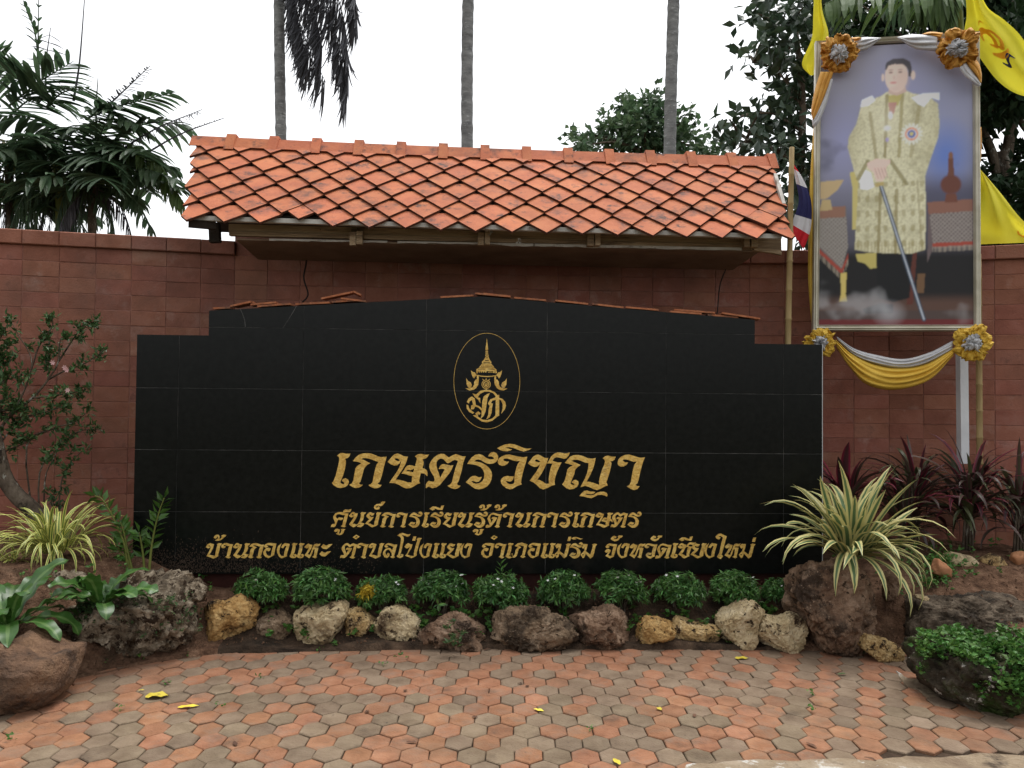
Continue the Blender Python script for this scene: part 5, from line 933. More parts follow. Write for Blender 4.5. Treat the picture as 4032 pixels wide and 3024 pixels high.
def small_leaves(mb, C, D, L, wd, fold=.35):
    """many small pointed leaves: centres C, directions D (n,3)"""
    n = len(C); D = D/(np.linalg.norm(D, axis=1)[:, None]+1e-9); r = RNG.normal(size=(n, 3)); r[:, 2] += 1.2
    S = np.cross(D, r); S /= np.linalg.norm(S, axis=1)[:, None]+1e-9; Nn = np.cross(S, D)
    L = np.broadcast_to(np.asarray(L, float), (n,))[:, None]; wd = np.broadcast_to(np.asarray(wd, float), (n,))[:, None]
    a = C; m1 = C+D*L*.45-Nn*L*.02; tip = C+D*L-Nn*L*.12; l = m1-S*wd/2+Nn*wd*fold*.5; r_ = m1+S*wd/2+Nn*wd*fold*.5
    V = np.stack([a, l, m1, r_, tip], 1).reshape(-1, 3)
    Fc = [f for i in range(n) for f in ((5*i, 5*i+2, 5*i+1), (5*i, 5*i+3, 5*i+2), (5*i+1, 5*i+2, 5*i+4), (5*i+2, 5*i+3, 5*i+4))]
    mb.add(V, Fc)

# ------------------------------------------------------------------ clipped bushes in a row
def make_bush(seed, wid, hgt, yellow=False):
    rs = np.random.default_rng(seed); mb = MB(); n = 360; C = []; D = []
    lumps = [(np.array([0, 0, .55*hgt]), np.array([wid*.5, wid*.42, hgt*.46]))]+[(np.array([rs.uniform(-.28, .28)*wid, rs.uniform(-.2, .15)*wid, rs.uniform(.4, .7)*hgt]), np.array([wid*.24, wid*.22, hgt*.27])) for _ in range(5)]
    for k in range(n):
        c, r = lumps[0] if rs.random() < .55 else lumps[rs.integers(1, 6)]
        d = rs.normal(size=3); d /= np.linalg.norm(d); d[2] = abs(d[2])*1.0-.35*(rs.random() < .6); p = c+d*r*rs.uniform(.72, 1.06)
        if p[2] < .26*hgt: continue
        out = d*r/np.array([wid, wid, hgt]); out = out/np.linalg.norm(out)+np.array([0, 0, .35]); out /= np.linalg.norm(out)
        for j in range(9):                                            # a whorl of narrow leaves
            q = rs.normal(size=3); q -= out*(q@out); q /= np.linalg.norm(q)+1e-9; C.append(p+out*rs.uniform(-.014, .004)); D.append(q*.9+out*rs.uniform(.1, .8)-np.array([0, 0, .25]))
    C = np.array(C); D = np.array(D); L = rs.uniform(.032, .052, len(C))
    if yellow:
        ysel = (np.linalg.norm((C-np.array([-wid*.33, -wid*.2, hgt*.66]))*[1, .5, 1], axis=1) < .05); yb_ = MB(); small_leaves(yb_, C[ysel], D[ysel], L[ysel], .011)
        C, D, L = C[~ysel], D[~ysel], L[~ysel]
    small_leaves(mb, C, D, L, .0125)
    st = MB()
    for k in range(9):
        a = rs.uniform(0, 6.28); tip = np.array([math.cos(a)*wid*.3, math.sin(a)*wid*.25, hgt*rs.uniform(.5, .75)]); st.tube(bez([np.array([rs.normal()*.012, rs.normal()*.012, -.03]), tip*[.4, .4, .5], tip], 6), [.005, .0045, .004, .003, .0025, .002], 5)
    inn = MB(); V, Fc = ICO[3]; P = V*np.array([wid*.36, wid*.3, hgt*.33])+[0, 0, .55*hgt]; P = P+(V*(fbm(V*3+seed, 3, seed)*.05)[:, None]); 
    return mb.mesh('foliage'), st.mesh('stem', True), (yb_.mesh('yellow_leaves') if yellow else None)
bl_ = [make_bush(100+k, .318, .27) for k in range(3)]; bly = make_bush(110, .322, .27, True)
fl = MB()
for k in range(5):
    a = k*2*math.pi/5; fl.add([(0, 0, 0), (.004*math.cos(a-.5), .004*math.sin(a-.5), .001), (.0085*math.cos(a), .0085*math.sin(a), .002), (.004*math.cos(a+.5), .004*math.sin(a+.5), .001)], [(0, 1, 2, 3)])
flm = fl.mesh('flower'); flm.materials.append(M['petal'])
bushes = [(1032, 1.02, 0), (1262, 1.14, 1), (1505, 1.02, 3), (1738, 1.10, 2), (1972, 1.12, 0), (2215, 1.08, 1), (2445, 1.05, 2), (2670, 1.02, 0), (2890, 1.05, 1), (3068, .78, 2)]
for i, (u, s, k) in enumerate(bushes):
    lab = 'clipped green bush below the sign, '+['', 'behind the pale horned rock', '', 'with the most white flowers, behind the holed cream rock', 'with one tall leafy shoot on top', 'behind the longest brown rock', 'behind the knobbed rock', 'behind the rounded orange rock', 'behind the upright yellow rock', ''][i]
    if k == 3: lab = 'clipped green bush with a patch of yellow leaves below the black sign'
    if i == 9: lab = 'smallest clipped bush, against the tall reddish boulder'
    if i == 0: lab = 'clipped green bush at the end of the row behind the ochre rock'
    b = onY(u, 2370, 5.36); root = empty('clipped_bush', (b[0], b[1], float(bedz(b[0], b[1]))-.005), lab, 'bush', 'clipped bushes in a row below the sign', rz=RNG.uniform(-.4, .4) if k == 3 else RNG.uniform(0, 6.28)); root.scale = (s*RNG.uniform(.9, 1.1), s*RNG.uniform(.9, 1.1), s*RNG.uniform(.86, .95)); root.location.z -= .012
    ms = bly if k == 3 else bl_[k]
    link('foliage', ms[0], M['bush'], root); link('stem', ms[1], M['bark'], root)
    if k == 3: link('yellow_leaf_patch', ms[2], M['bush_y'], root)
    for j in range([1, 1, 2, 6, 4, 3, 4, 2, 2, 1][i]):
        o = link('flower', flm, None, root); a = RNG.uniform(math.pi*1.15, math.pi*1.85)-root.rotation_euler.z; o.location = (.125*math.cos(a), .125*math.sin(a), .27*RNG.uniform(.72, 1.0)); o.scale = (1.4,)*3; o.rotation_euler = (RNG.uniform(.3, 1.0), RNG.uniform(-.4, .4), 0)
    if i == 4:
        mb = MB(); small_leaves(mb, np.array([[.0, .0, .25+.010*q] for q in range(9)]), np.array([[math.cos(q*2.4), math.sin(q*2.4), .9] for q in range(9)]), .055, .013); mb.build('tall_shoot', M['weed'], root)

# ------------------------------------------------------------------ strap leaved plants
def clump(nm, label, u, v, zc, n, Lr, wd, els, m_, seed, dr=(1.2, 2.4), cat='plant', spread=.05, mats=None, n_seg=9, extra=(), group=None, zs=0.0):
    rs = np.random.default_rng(seed); b = W(u, v, zc); root = empty(nm, b, label, cat, group); it = []
    for k in range(n):
        az = rs.uniform(0, 2*math.pi); el = rs.uniform(*els); L = rs.uniform(*Lr)*(1.05-.15*abs(el-1)); bb = b+np.array([math.cos(az)*rs.uniform(0, spread), math.sin(az)*rs.uniform(0, spread), -zs*rs.random()])
        it.append(dict(base=bb, az=az, el=el, L=L, wd=wd*rs.uniform(.75, 1.15), droop=rs.uniform(*dr)*(1.25-.5*el/1.5), n=n_seg, fold=.3, prof=strap, twist=rs.normal()*.35, sway=rs.normal()*.5, m=(mats[rs.integers(len(mats))] if mats else m_)))
    for e_ in extra: it.append(dict(base=b, n=n_seg, fold=.3, prof=strap, **e_))
    leafed(root, 'leaf', it, m_); return root
ex = [dict(az=math.pi, el=.55, L=.60, wd=.026, droop=1.75), dict(az=math.pi*1.02, el=.85, L=.55, wd=.028, droop=2.3), dict(az=0.05, el=.45, L=.52, wd=.027, droop=1.0), dict(az=-.2, el=.62, L=.56, wd=.028, droop=1.3), dict(az=-1.0, el=.3, L=.52, wd=.034, droop=2.2), dict(az=-1.3, el=.5, L=.58, wd=.036, droop=2.9), dict(az=-.75, el=.45, L=.55, wd=.034, droop=2.6), dict(az=-.5, el=.35, L=.5, wd=.034, droop=1.9), dict(az=-1.5, el=.2, L=.5, wd=.04, droop=2.0), dict(az=-.9, el=.25, L=.62, wd=.042, droop=2.6), dict(az=-.6, el=.15, L=.58, wd=.04, droop=2.4), dict(az=-1.15, el=.1, L=.6, wd=.042, droop=2.2), dict(az=-.35, el=.3, L=.6, wd=.04, droop=2.6), dict(az=-.8, el=.6, L=.66, wd=.042, droop=3.0), dict(az=-2.2, el=.35, L=.55, wd=.04, droop=2.4)]
clump('striped_lily', 'large clump of cream and green striped strap leaves on the reddish boulder', 3350, 2190, 5.2, 88, (.36, .66), .052, (.38, 1.54), M['var_big'], 5, (.4, 2.5), spread=.09, extra=ex)
clump('spider_plant', 'bushy clump of yellow edged narrow leaves beside the karst boulder', 215, 2170, 5.25, 130, (.28, .46), .020, (.25, 1.45), M['var_small'], 6, (1.2, 3.0), spread=.12)
clump('spider_plant', 'low tuft of yellow edged leaves hanging over the edge by the leaning trunk', 60, 2210, 5.15, 22, (.18, .30), .017, (.2, 1.2), M['var_small'], 16, (1.5, 3.0), spread=.06)
cg = [M['cordy'], M['cordy'], M['cordy_r'], M['cordy_g']]
for (u, v, n, Lr, wd, zc, lab, sd, els, mats) in ((3330, 1930, 24, (.26, .40), .060, 6.15, 'broad leaved dark red cordyline right against the flank of the black sign', 31, (.5, 1.45), [M['cordy_r'], M['cordy'], M['cordy_r']]),
        (3560, 1960, 44, (.26, .42), .030, 6.1, 'purple green cordyline between the broad red one and the white post', 32, (.1, 1.45), cg), (3600, 1870, 34, (.25, .38), .030, 6.12, 'upper tuft of purple cordyline leaves above its neighbour by the white post', 33, (.2, 1.5), cg),
        (3815, 1900, 64, (.26, .42), .030, 6.05, 'dense dark purple cordyline in front of the white post and bamboo', 34, (0, 1.5), [M['cordy'], M['cordy'], M['cordy_r'], M['cordy_g']]), (4015, 1940, 40, (.26, .44), .028, 6.0, 'sparse green and red cordyline at the end of the bank', 35, (.1, 1.5), [M['cordy_g'], M['cordy'], M['cordy_r']])):
    r_ = clump('cordyline', lab, u, v, zc, int(n*1.7), (Lr[0]*1.05, Lr[1]*1.2), wd*1.05, els, M['cordy'], sd, (.7, 2.2), spread=.05, mats=mats, n_seg=7, zs=.30)
    g0 = np.array([r_.location[0], r_.location[1], float(bedz(r_.location[0], r_.location[1]))-.03])-np.array(r_.location); mb = MB()
    for k in range(4): mb = MB(); mb.tube([g0+[.03*k-.05, .01*k, 0], g0*.5+[.02*k-.03, 0, 0], np.array([.01*k-.01, 0, .02])], .009, 6); mb.build('stem', M['bark'], r_, True)
# bird's nest ferns
def fern(u, v, zc, lab, L, wd, seed, n, m_=None):
    rs = np.random.default_rng(seed); b = W(u, v, zc); root = empty('nest_fern', b, lab, 'fern'); it = []
    pf = lambda t: (.25+.75*min(1, t*1.9))*(1-max(0, (t-.72)/.28)**2*.9)
    for k in range(n):
        az = 2*math.pi*k/n+rs.normal()*.2; el = rs.uniform(.35, 1.25)
        it.append(dict(base=b+np.array([math.cos(az), math.sin(az), 0])*.02, az=az, el=el, L=L*rs.uniform(.75, 1.15), wd=wd*rs.uniform(.8, 1.15), droop=rs.uniform(.9, 1.9), n=26, fold=.22, prof=pf, wave=rs.uniform(.3, .9), twist=rs.normal()*.4))
    leafed(root, 'leaf', it, M['fern'])
fern(398, 2385, 4.66, 'bright green bird nest fern perched on the karst boulder', .29, .085, 41, 18)
fern(30, 2470, 4.35, 'larger bird nest fern growing above the smooth brown boulder', .40, .095, 42, 18)
# zz plant stems
zzr = empty('zz_plant', W(540, 2262, 5.35), 'glossy feather leaved plant with arching stems against the corner of the black sign', 'plant'); zo = np.array(zzr.location)
for pts, n in (([(760, 770), (740, 600), (680, 450), (610, 330), (565, 305)], 11), ([(885, 775), (895, 650), (915, 520), (945, 400), (975, 318)], 11), ([(860, 775), (850, 660), (835, 560), (825, 520)], 5), ([(770, 770), (760, 690), (715, 640), (700, 600)], 6), ([(790, 770), (760, 640), (735, 520), (715, 460)], 7)):
    P = bez([W(*C7(x, y), 5.35) for x, y in pts], 30); st = MB(); st.tube(P-P[0], np.linspace(.009, .003, 30), 6); so2 = st.build('stem', M['palmgreen'], zzr, True); so2.location = P[0]-zo
    mb = MB(); CC = []; DD = []
    for k in range(n):
        q = P[int(9+20*k/n)]; d = P[min(29, int(10+20*k/n))]-P[int(8+20*k/n)]; d /= np.linalg.norm(d)
        for s_ in (-1, 1):
            sd_ = np.cross(d, [0, 1, 0])*s_; sd_ = sd_/np.linalg.norm(sd_); CC.append(q); DD.append(sd_*.8+d*.75+np.array([0, -.25*s_, 0]))
    CC.append(P[-1]); DD.append(P[-1]-P[-3]); small_leaves(mb, np.array(CC)-P[0], np.array(DD), .078, .036); o2 = mb.build('leaf_pairs', M['zz'], so2)
# flowering shrub with leaning trunk at the wall
shr = empty('flowering_shrub', W(-30, 2080, 5.75), 'sparse leafy shrub with leaning lichen trunk and pale pink flowers by the wall', 'shrub'); so3 = np.array(shr.location)
mb = MB(); mb.tube(bez([W(x, y, 5.7)-so3 for x, y in ((-120, 1500), (-30, 1700), (10, 1860), (60, 1945), (130, 2010), (190, 2110), (220, 2260))], 16), np.linspace(.045, .06, 16), 10); mb.build('trunk', M['bark'], shr, True)
K6s = cr(0, 850, 1.952); tips = []
stems = [[(-60, 1740), (60, 1560), (250, 1400), (370, 1260), (450, 1120), (460, 960), (520, 900)], [(370, 1260), (500, 1190), (640, 1140), (740, 1080), (800, 1020)], [(60, 1560), (170, 1380), (240, 1180), (230, 1060), (150, 930), (80, 800)], [(240, 1180), (300, 1000), (400, 850), (400, 790)], [(450, 1120), (560, 950), (640, 850), (730, 810)], [(-60, 1650), (30, 1400), (10, 1200), (-40, 1000)], [(250, 1400), (400, 1380), (560, 1360), (700, 1320)], [(100, 1560), (300, 1520), (430, 1480), (560, 1440)], [(300, 2600), (200, 1800), (400, 1640), (560, 1590), (660, 1520)], [(320, 2600), (300, 2000), (430, 1800), (600, 1660), (760, 1640)], [(330, 2600), (335, 2300), (350, 2000), (420, 1850), (480, 1700)], [(440, 2600), (450, 2300), (470, 2050), (540, 1900), (640, 1800)], [(370, 1260), (375, 1100), (375, 960)], [(-50, 1900), (60, 1800), (160, 1760), (250, 1700)], [(-50, 1500), (20, 1500), (100, 1480), (160, 1440)], [(-80, 1300), (-20, 1150), (40, 1050), (90, 980)], [(-80, 1350), (0, 1280), (70, 1250), (150, 1230)], [(-60, 1600), (20, 1540), (120, 1500), (220, 1500)], [(-60, 1850), (40, 1700), (100, 1640), (180, 1600)], [(-90, 1100), (-40, 1000), (10, 930), (40, 860)], [(-234, 1275), (-200, 1100), (-120, 950), (-60, 850)], [(-234, 1275), (-300, 1050), (-290, 900)], [(-234, 1300), (-130, 1220), (-20, 1140), (40, 1080)]]
for k, s_ in enumerate(stems):
    P = bez([W(*K6s(x, y), 5.85+.03*math.sin(k*2+i)) for i, (x, y) in enumerate(s_)], 16)-so3; br_ = MB(); br_.tube(P-P[0], np.linspace(.012 if k == 0 else .007, .0025, 16), 5); br_.build('branch', M['bark'], shr, True).location = P[0]
    tips += [P[j] for j in range(5, 16)]
mb = MB(); CC = []; DD = []
for p in tips:
    if RNG.random() < .25: continue
    q = p+RNG.normal(size=3)*.02
    for j in range(15): CC.append(q+RNG.normal(size=3)*.014); DD.append(RNG.normal(size=3)+np.array([0, -.4, .5]))
small_leaves(mb, np.array(CC), np.array(DD), RNG.uniform(.034, .062, len(CC)), .019); mb.build('foliage', M['shrub'], shr)
for (x, y) in ((500, 1165), (408, 1128), (522, 1340), (515, 1185)):
    p = W(*K6s(x, y), 5.78); mb = MB()
    for k in range(6):
        a = k*1.047; mb.add([np.zeros(3), [.012*math.cos(a-.5), -.004, .012*math.sin(a-.5)], [.02*math.cos(a), -.01, .02*math.sin(a)], [.012*math.cos(a+.5), -.004, .012*math.sin(a+.5)]], [(0, 1, 2, 3)])
    o = mb.build('flower', M['pink'], shr); o.location = p-so3

# ------------------------------------------------------------------ weeds and creepers
def weeds(name, pts, L, wd, m_, n=6, h=.02, **k):
    mb = MB(); CC = []; DD = []; LL = []
    for p in pts:
        for j in range(n): CC.append(np.asarray(p)+RNG.normal(size=3)*[.010, .010, .004]+[0, 0, h*RNG.random()]); a = RNG.uniform(0, 6.28); DD.append([math.cos(a), math.sin(a), RNG.uniform(.1, .8)]); LL.append(L*RNG.uniform(.6, 1.2))
    small_leaves(mb, np.array(CC), np.array(DD), np.array(LL), wd); return mb.build(name, m_, **k)
pts = []
for (ua, ub, n) in ((1600, 2200, 60), (2200, 2700, 26), (2700, 3080, 34), (1030, 1600, 22)):
    for k in range(n): u = RNG.uniform(ua, ub); y = RNG.uniform(5.12, 5.34); p = onY(u, 2400, y); pts.append((p[0], y, float(bedz(p[0], y))+.035))
weeds('ground_cover', pts, .042, .028, M['weed'], 7, .035, kind='stuff', label='low bright green weeds between bushes and border rocks')
pts = []
for k in range(70): u = RNG.normal(3700, 60); y = RNG.normal(5.5, .12); p = onY(u, 2300, y); pts.append((p[0], y, float(bedz(p[0], y))+.02))
for k in range(60): x = RNG.uniform(2.2, 4.2); y = RNG.uniform(5.3, 6.3); pts.append((x, y, float(bedz(x, y))+.01))
for k in range(50): x = RNG.uniform(-3.3, -1.6); y = yb(x)+RNG.uniform(.35, 1.1); pts.append((x, y, float(bedz(x, y))+.01))
weeds('bank_weeds', pts, .034, .020, M['weed'], 7, .06, kind='stuff', label='scattered green weeds on the reddish soil banks')
def on_rock(o, n, u0, u1, v0, v1, zmin=-9):
    """points on the visible face of a rock"""
    out = []; mw = Matrix.Translation(o.location); me = o.data; vs = np.zeros(len(me.vertices)*3); me.vertices.foreach_get('co', vs); vs = vs.reshape(-1, 3)+np.array(o.location); ns = np.zeros(len(me.vertices)*3); me.vertices.foreach_get('normal', ns); ns = ns.reshape(-1, 3)
    d = vs-CAM; z = d@_F; u = 2016+FPX*(d@_R)/z; v = 1512-FPX*(d@_U)/z; ok = (u > u0) & (u < u1) & (v > v0) & (v < v1) & ((ns*d).sum(1) < 0) & (ns[:, 2] > zmin); idx = np.where(ok)[0]
    if len(idx) == 0: return []
    return [vs[i]+ns[i]*.006 for i in RNG.choice(idx, min(n, len(idx)), replace=False)]
P_ = on_rock(moss, 900, 3620, 4090, 2490, 2790, -.5)
P_ = [p for p in P_ if vnoise(np.array([p])*9.0, 3)[0]+.9*(p[2]-.28)/.3 > -.22][:480]
weeds('creeper', P_, .032, .022, M['weed'], 6, .035, kind='stuff', label='green creeper covering the top of the mossy boulder')
kb = [o for o in COL.objects if o.name.startswith('karst_boulder')]
P_ = on_rock(kb[0], 240, 300, 790, 2330, 2520, -.3)
weeds('rock_weeds', P_, .020, .012, M['shrub'], 6, .02, kind='stuff', label='tiny dark weeds rooted in the pits of the karst boulder')
P_ = []
for (u, v) in ((1765, 2480), (1780, 2510), (1800, 2530), (1760, 2540), (1815, 2500), (1790, 2550), (1775, 2460)): P_.append(W(u, v, 4.88))
weeds('climbing_weed', P_, .040, .016, M['shrub'], 9, .02, label='dark leafy weed in front of the low reddish rock', cat='weed')
for (u, v, s) in ((1308, 2548, 1.3), (1262, 2560, .7), (2870, 2545, .8), (3400, 2575, 1.3), (430, 2620, .9), (560, 2600, 1.2), (745, 2585, 1.0), (1575, 2590, .8), (1512, 2620, .7), (3196, 2735, .8), (3200, 2800, .7), (660, 2695, .7), (870, 2780, .6), (470, 2795, .7), (50, 2915, .8), (1020, 2670, .7), (2325, 2872, .5)):
    p = onZ(u, v, .012); weeds('weed_sprout', [p], .030*s, .018*s, M['weed'], 7, .025*s, label='tiny green weed sprouting in a joint of the pavers', cat='weed', group='weed sprouts in the paving').name
# fallen leaves
def fallen(u, v, L, wd, m_, lab, grp=None, az=None):
    p = onZ(u, v, .014); V, Fc, uv = blade((0, 0, 0), RNG.uniform(0, 6.28) if az is None else az, .06, L, wd, RNG.uniform(.1, .4), n=6, fold=RNG.uniform(.05, .35), prof=lambda t: math.sin(math.pi*min(1, .08+.92*t))**.8, wave=.5)
    o = link('fallen_leaf', mesh('fallen_leaf', V, Fc, True, uv), m_, None, lab, 'leaf', grp); o.location = p
fallen(572, 2745, .11, .07, M['leaf_yellow'], 'bright yellow spotted fallen leaf on the pavers near the smooth boulder', None, .2); fallen(700, 2785, .10, .032, M['leaf_yellow'], 'curled dull yellow fallen leaf beside the bright yellow one', None, .25); fallen(545, 2718, .03, .012, M['leaf_yellow'], 'tiny yellow leaf scrap behind the bright yellow leaf', None, .2)
fallen(2895, 2592, .08, .045, M['leaf_yellow'], 'flat pale yellow fallen leaf near the border rocks', None, 0)
for u, v, L in ((2140, 2800, .055), (2440, 3010, .06), (2590, 2785, .04)): fallen(u, v, L, .026, M['leaf_yellow'], 'crumpled yellowish fallen leaf in the middle of the pavers', 'yellowish fallen leaves')
for u, v, L in ((1905, 2560, .06), (2735, 2810, .05), (3215, 2945, .06), (1860, 2820, .03), (2060, 2690, .03), (930, 2935, .05), (1600, 2920, .05), (220, 2765, .05), (670, 2690, .04), (2080, 2698, .03), (1600, 2715, .03), (3450, 2995, .05), (2850, 2560, .03), (480, 2560, .05), (840, 2555, .05), (1440, 2805, .03)): fallen(u, v, L, .018, M['leaf_brown'], 'small dry brown fallen leaf on the pavers', 'dry brown leaves on the paving')
fallen(3300, 2655, .05, .02, M['shrub'], 'dark green fallen leaf on the pavers', None, .1)

# ------------------------------------------------------------------ palms and trees beyond the wall
def frond(P, ll, wd, n, m_, root, name='frond', ro_=None, down=.25, fwd=.7, start=.12, up=.0, droop=.5, jit=.12, taper=True, rach=.012, two=True):
    """palm frond: rachis through world points P with leaflets either side"""
    P = bez(P, 40); mb = MB(); o0 = P[0]; mb.tube(P-o0, np.linspace(rach, rach*.25, 40), 6)
    for k in range(n):
        t = start+(1-start)*k/n; i = min(38, int(t*39)); q = P[i]-o0; d = P[i+1]-P[i]; d /= np.linalg.norm(d)
        s = np.cross(d, [0, 0, 1.0]); s /= np.linalg.norm(s)+1e-9; L = ll*(math.sin(math.pi*(.18+.75*t))**.6 if taper else 1)*RNG.uniform(.8, 1.1)
        for sg in ((-1, 1) if two else (1,)):
            dr = s*sg+d*fwd*RNG.uniform(.8, 1.2)+np.array([0, 0, up])+RNG.normal(size=3)*jit; dr /= np.linalg.norm(dr); az = math.atan2(dr[1], dr[0]); el = math.asin(max(-1, min(1, dr[2])))-down*RNG.uniform(.6, 1.3)
            V, Fc, uv = blade(q, az, el, L, wd*RNG.uniform(.7, 1.15), droop*RNG.uniform(.5, 1.4), n=4, fold=.35, prof=lambda t: (.45+.55*min(1, t*3))*(1-max(0, (t-.6)/.4)**1.5*.85)); mb.add(V, Fc, uv)
    o = mb.build(name, m_, root); o.location = o0-ro_; return o
def pxl(K, pts, zc, dz=0): return [W(*K(x, y), zc+dz*i) for i, (x, y) in enumerate(pts)]
K1s = cr(0, 0, 1.6587)
def palm_clump(label, u, zc, vtop, fr, seed, tm, r=.05):
    b = W(u, 900, zc); base = np.array([b[0], b[1], -.03]); root = empty('clump_palm', base, label, 'palm tree'); top = W(u-4, vtop, zc); mb = MB()
    zz = bez([base-base, (top-base)*.5+[.05, 0, 0], top-base], 30); mb.tube(zz, np.linspace(r*1.15, r*.85, 30)*(1+.06*(np.arange(30) % 4 == 0)), 10); mb.build('trunk', tm, root, True)
    rs = np.random.default_rng(seed)
    for (pts, ll, wd, n, m_, kw) in fr: frond(pxl(K1s, pts, zc, -.12), ll, wd, n, m_, root, ro_=base, **kw)
    for k in range(17):
        az = rs.uniform(0, 6.28); el = rs.uniform(-.15, 1.15); L = rs.uniform(.7, 1.25); d = np.array([math.cos(az)*math.cos(el), math.sin(az)*math.cos(el), math.sin(el)]); t0 = top-[0, 0, rs.uniform(0, .5)]
        frond([t0, t0+d*L*.5, t0+d*L*[1, 1, .75]-[0, 0, .15]], rs.uniform(.32, .55), .066, 15, M['frond'], root, ro_=base, droop=.7)
    for k in range(9):
        az = rs.uniform(0, 6.28); t0 = top-[0, 0, rs.uniform(.1, .5)]; d = np.array([math.cos(az), math.sin(az), 0])*rs.uniform(.2, .6)
        frond([t0, t0+d*.7-[0, 0, .3], t0+d*1.1-[0, 0, 1.0]], .24, .016, 26, M['frond_dead'] if k % 2 else M['frond'], root, 'hanging_frond', ro_=base, down=.9, droop=.9, rach=.008)
palm_clump('green stemmed clump palm with wide feathery crown behind the low wall', 237, 9.0, 620, [
    ([(60, 690), (250, 540), (480, 400)], .50, .06, 17, M['frond'], dict(up=.5)), ([(300, 700), (420, 600), (600, 580)], .36, .06, 13, M['frond'], dict()), ([(360, 700), (180, 560), (30, 460)], .50, .06, 14, M['frond'], dict(up=.6)),
    ([(250, 560), (235, 250), (150, 0)], .13, .04, 6, M['frond'], dict(start=.45, fwd=2.0)), ([(260, 560), (250, 300), (252, -40)], .08, .03, 6, M['frond'], dict(start=.3, fwd=2.5)), ([(480, 660), (520, 400), (556, -60)], .01, .004, 2, M['frond_dead'], dict(rach=.014)),
    ([(300, 640), (300, 420), (330, 180)], .22, .03, 9, M['frond_dead'], dict(down=.9))], 71, M['palmgreen'])
palm_clump('dark stemmed clump palm whose fronds arch over towards the tiled roof', 362, 8.7, 600, [
    ([(600, 740), (820, 680), (1150, 600)], .42, .075, 17, M['frond'], dict(fwd=.9, droop=.4)), ([(640, 750), (780, 620), (980, 430)], .12, .02, 26, M['frond_dead'], dict()), ([(700, 1040), (1000, 850), (1320, 715)], .11, .014, 30, M['frond_dead'], dict(down=.9)), ([(800, 1100), (1150, 890), (1465, 770)], .035, .010, 26, M['frond_dead'], dict(up=.6)),
    ([(650, 900), (980, 1010), (1210, 1340)], .36, .04, 26, M['frond_l'], dict(down=.8, droop=.9)), ([(560, 1000), (800, 1200), (1010, 1520)], .26, .035, 24, M['frond'], dict(down=.6)), ([(560, 780), (700, 720), (930, 830)], .40, .06, 16, M['frond'], dict(droop=.8)), ([(600, 860), (800, 960), (960, 1180)], .34, .05, 18, M['frond'], dict(down=.6)), ([(630, 900), (628, 700), (640, 510)], .02, .008, 3, M['frond'], dict())], 72, M['bark'], .045)
palm_clump('clump palm with yellowing lower fronds at the far end of the low wall', 40, 9.4, 640, [
    ([(-120, 880), (120, 950), (380, 1090)], .38, .045, 22, M['frond_y'], dict(down=.6)), ([(-60, 900), (20, 1050), (40, 1240)], .30, .04, 16, M['frond_y'], dict(down=.7)), ([(0, 700), (-60, 500), (-120, 330)], .5, .06, 14, M['frond'], dict(up=.4)), ([(60, 760), (220, 640), (420, 660)], .45, .06, 16, M['frond'], dict())], 73, M['bark'])
for k, (u0, u1, wpx, lab) in enumerate(((1117, 1112, 41, 'tall ringed palm trunk with dead fronds hanging beside it'), (1851, 1856, 46, 'tall grey palm trunk with ring scars rising behind the middle of the roof'), (2645, 2655, 46, 'tall palm trunk rising in front of the rounded leafy tree'))):
    zc = 14.5; b = W(u0, 600, zc); base = np.array([b[0], b[1], -.03]); t = W(u1, -330, zc); root = empty('tall_palm', base, lab, 'palm tree'); mb = MB(); n = 120; zz = np.linspace(0, 1, n)
    bow = np.array([0.0, 0, 0]); P = [(t-base)*s+np.array([.05*math.sin(s*5+k), 0, 0]) for s in zz]; r = wpx/2/FPX*zc; rr = r*(1.12-.14*zz)*(1+.05*(np.arange(n) % 5 == 0)-.03*(np.arange(n) % 5 == 1))*(1+.02*np.sin(np.arange(n)*1.7)); mb.tube(P, rr, 14); mb.build('trunk', M['trunk'], root, True)
    for q in range(9):
        az = q*.7+k; L = 2.4; d = np.array([math.cos(az), math.sin(az), 0]); frond([t, t+d*L*.5+[0, 0, .75], t+d*L+[0, 0, .35]], .55, .05, 26, M['frond'], root, ro_=base, droop=.6)
    if k == 0:
        for pts in ([(1128, -330), (1150, -80), (1190, 120), (1285, 330)], [(1132, -330), (1240, -100), (1320, 120), (1368, 370)], [(1130, -330), (1260, -160), (1350, 60), (1372, 300)], [(1130, -330), (1180, -120), (1240, 60), (1270, 190)], [(1130, -320), (1330, -200), (1390, -60), (1405, 70)], [(1128, -330), (1140, -100), (1165, 60), (1215, 240)]):
            frond([W(x, y, zc-.3) for x, y in pts], .72, .030, 70, M['frond_dead'], root, 'dead_frond', ro_=base, down=1.15, fwd=1.5, droop=.7, jit=.14, start=.15, rach=.02, taper=False)
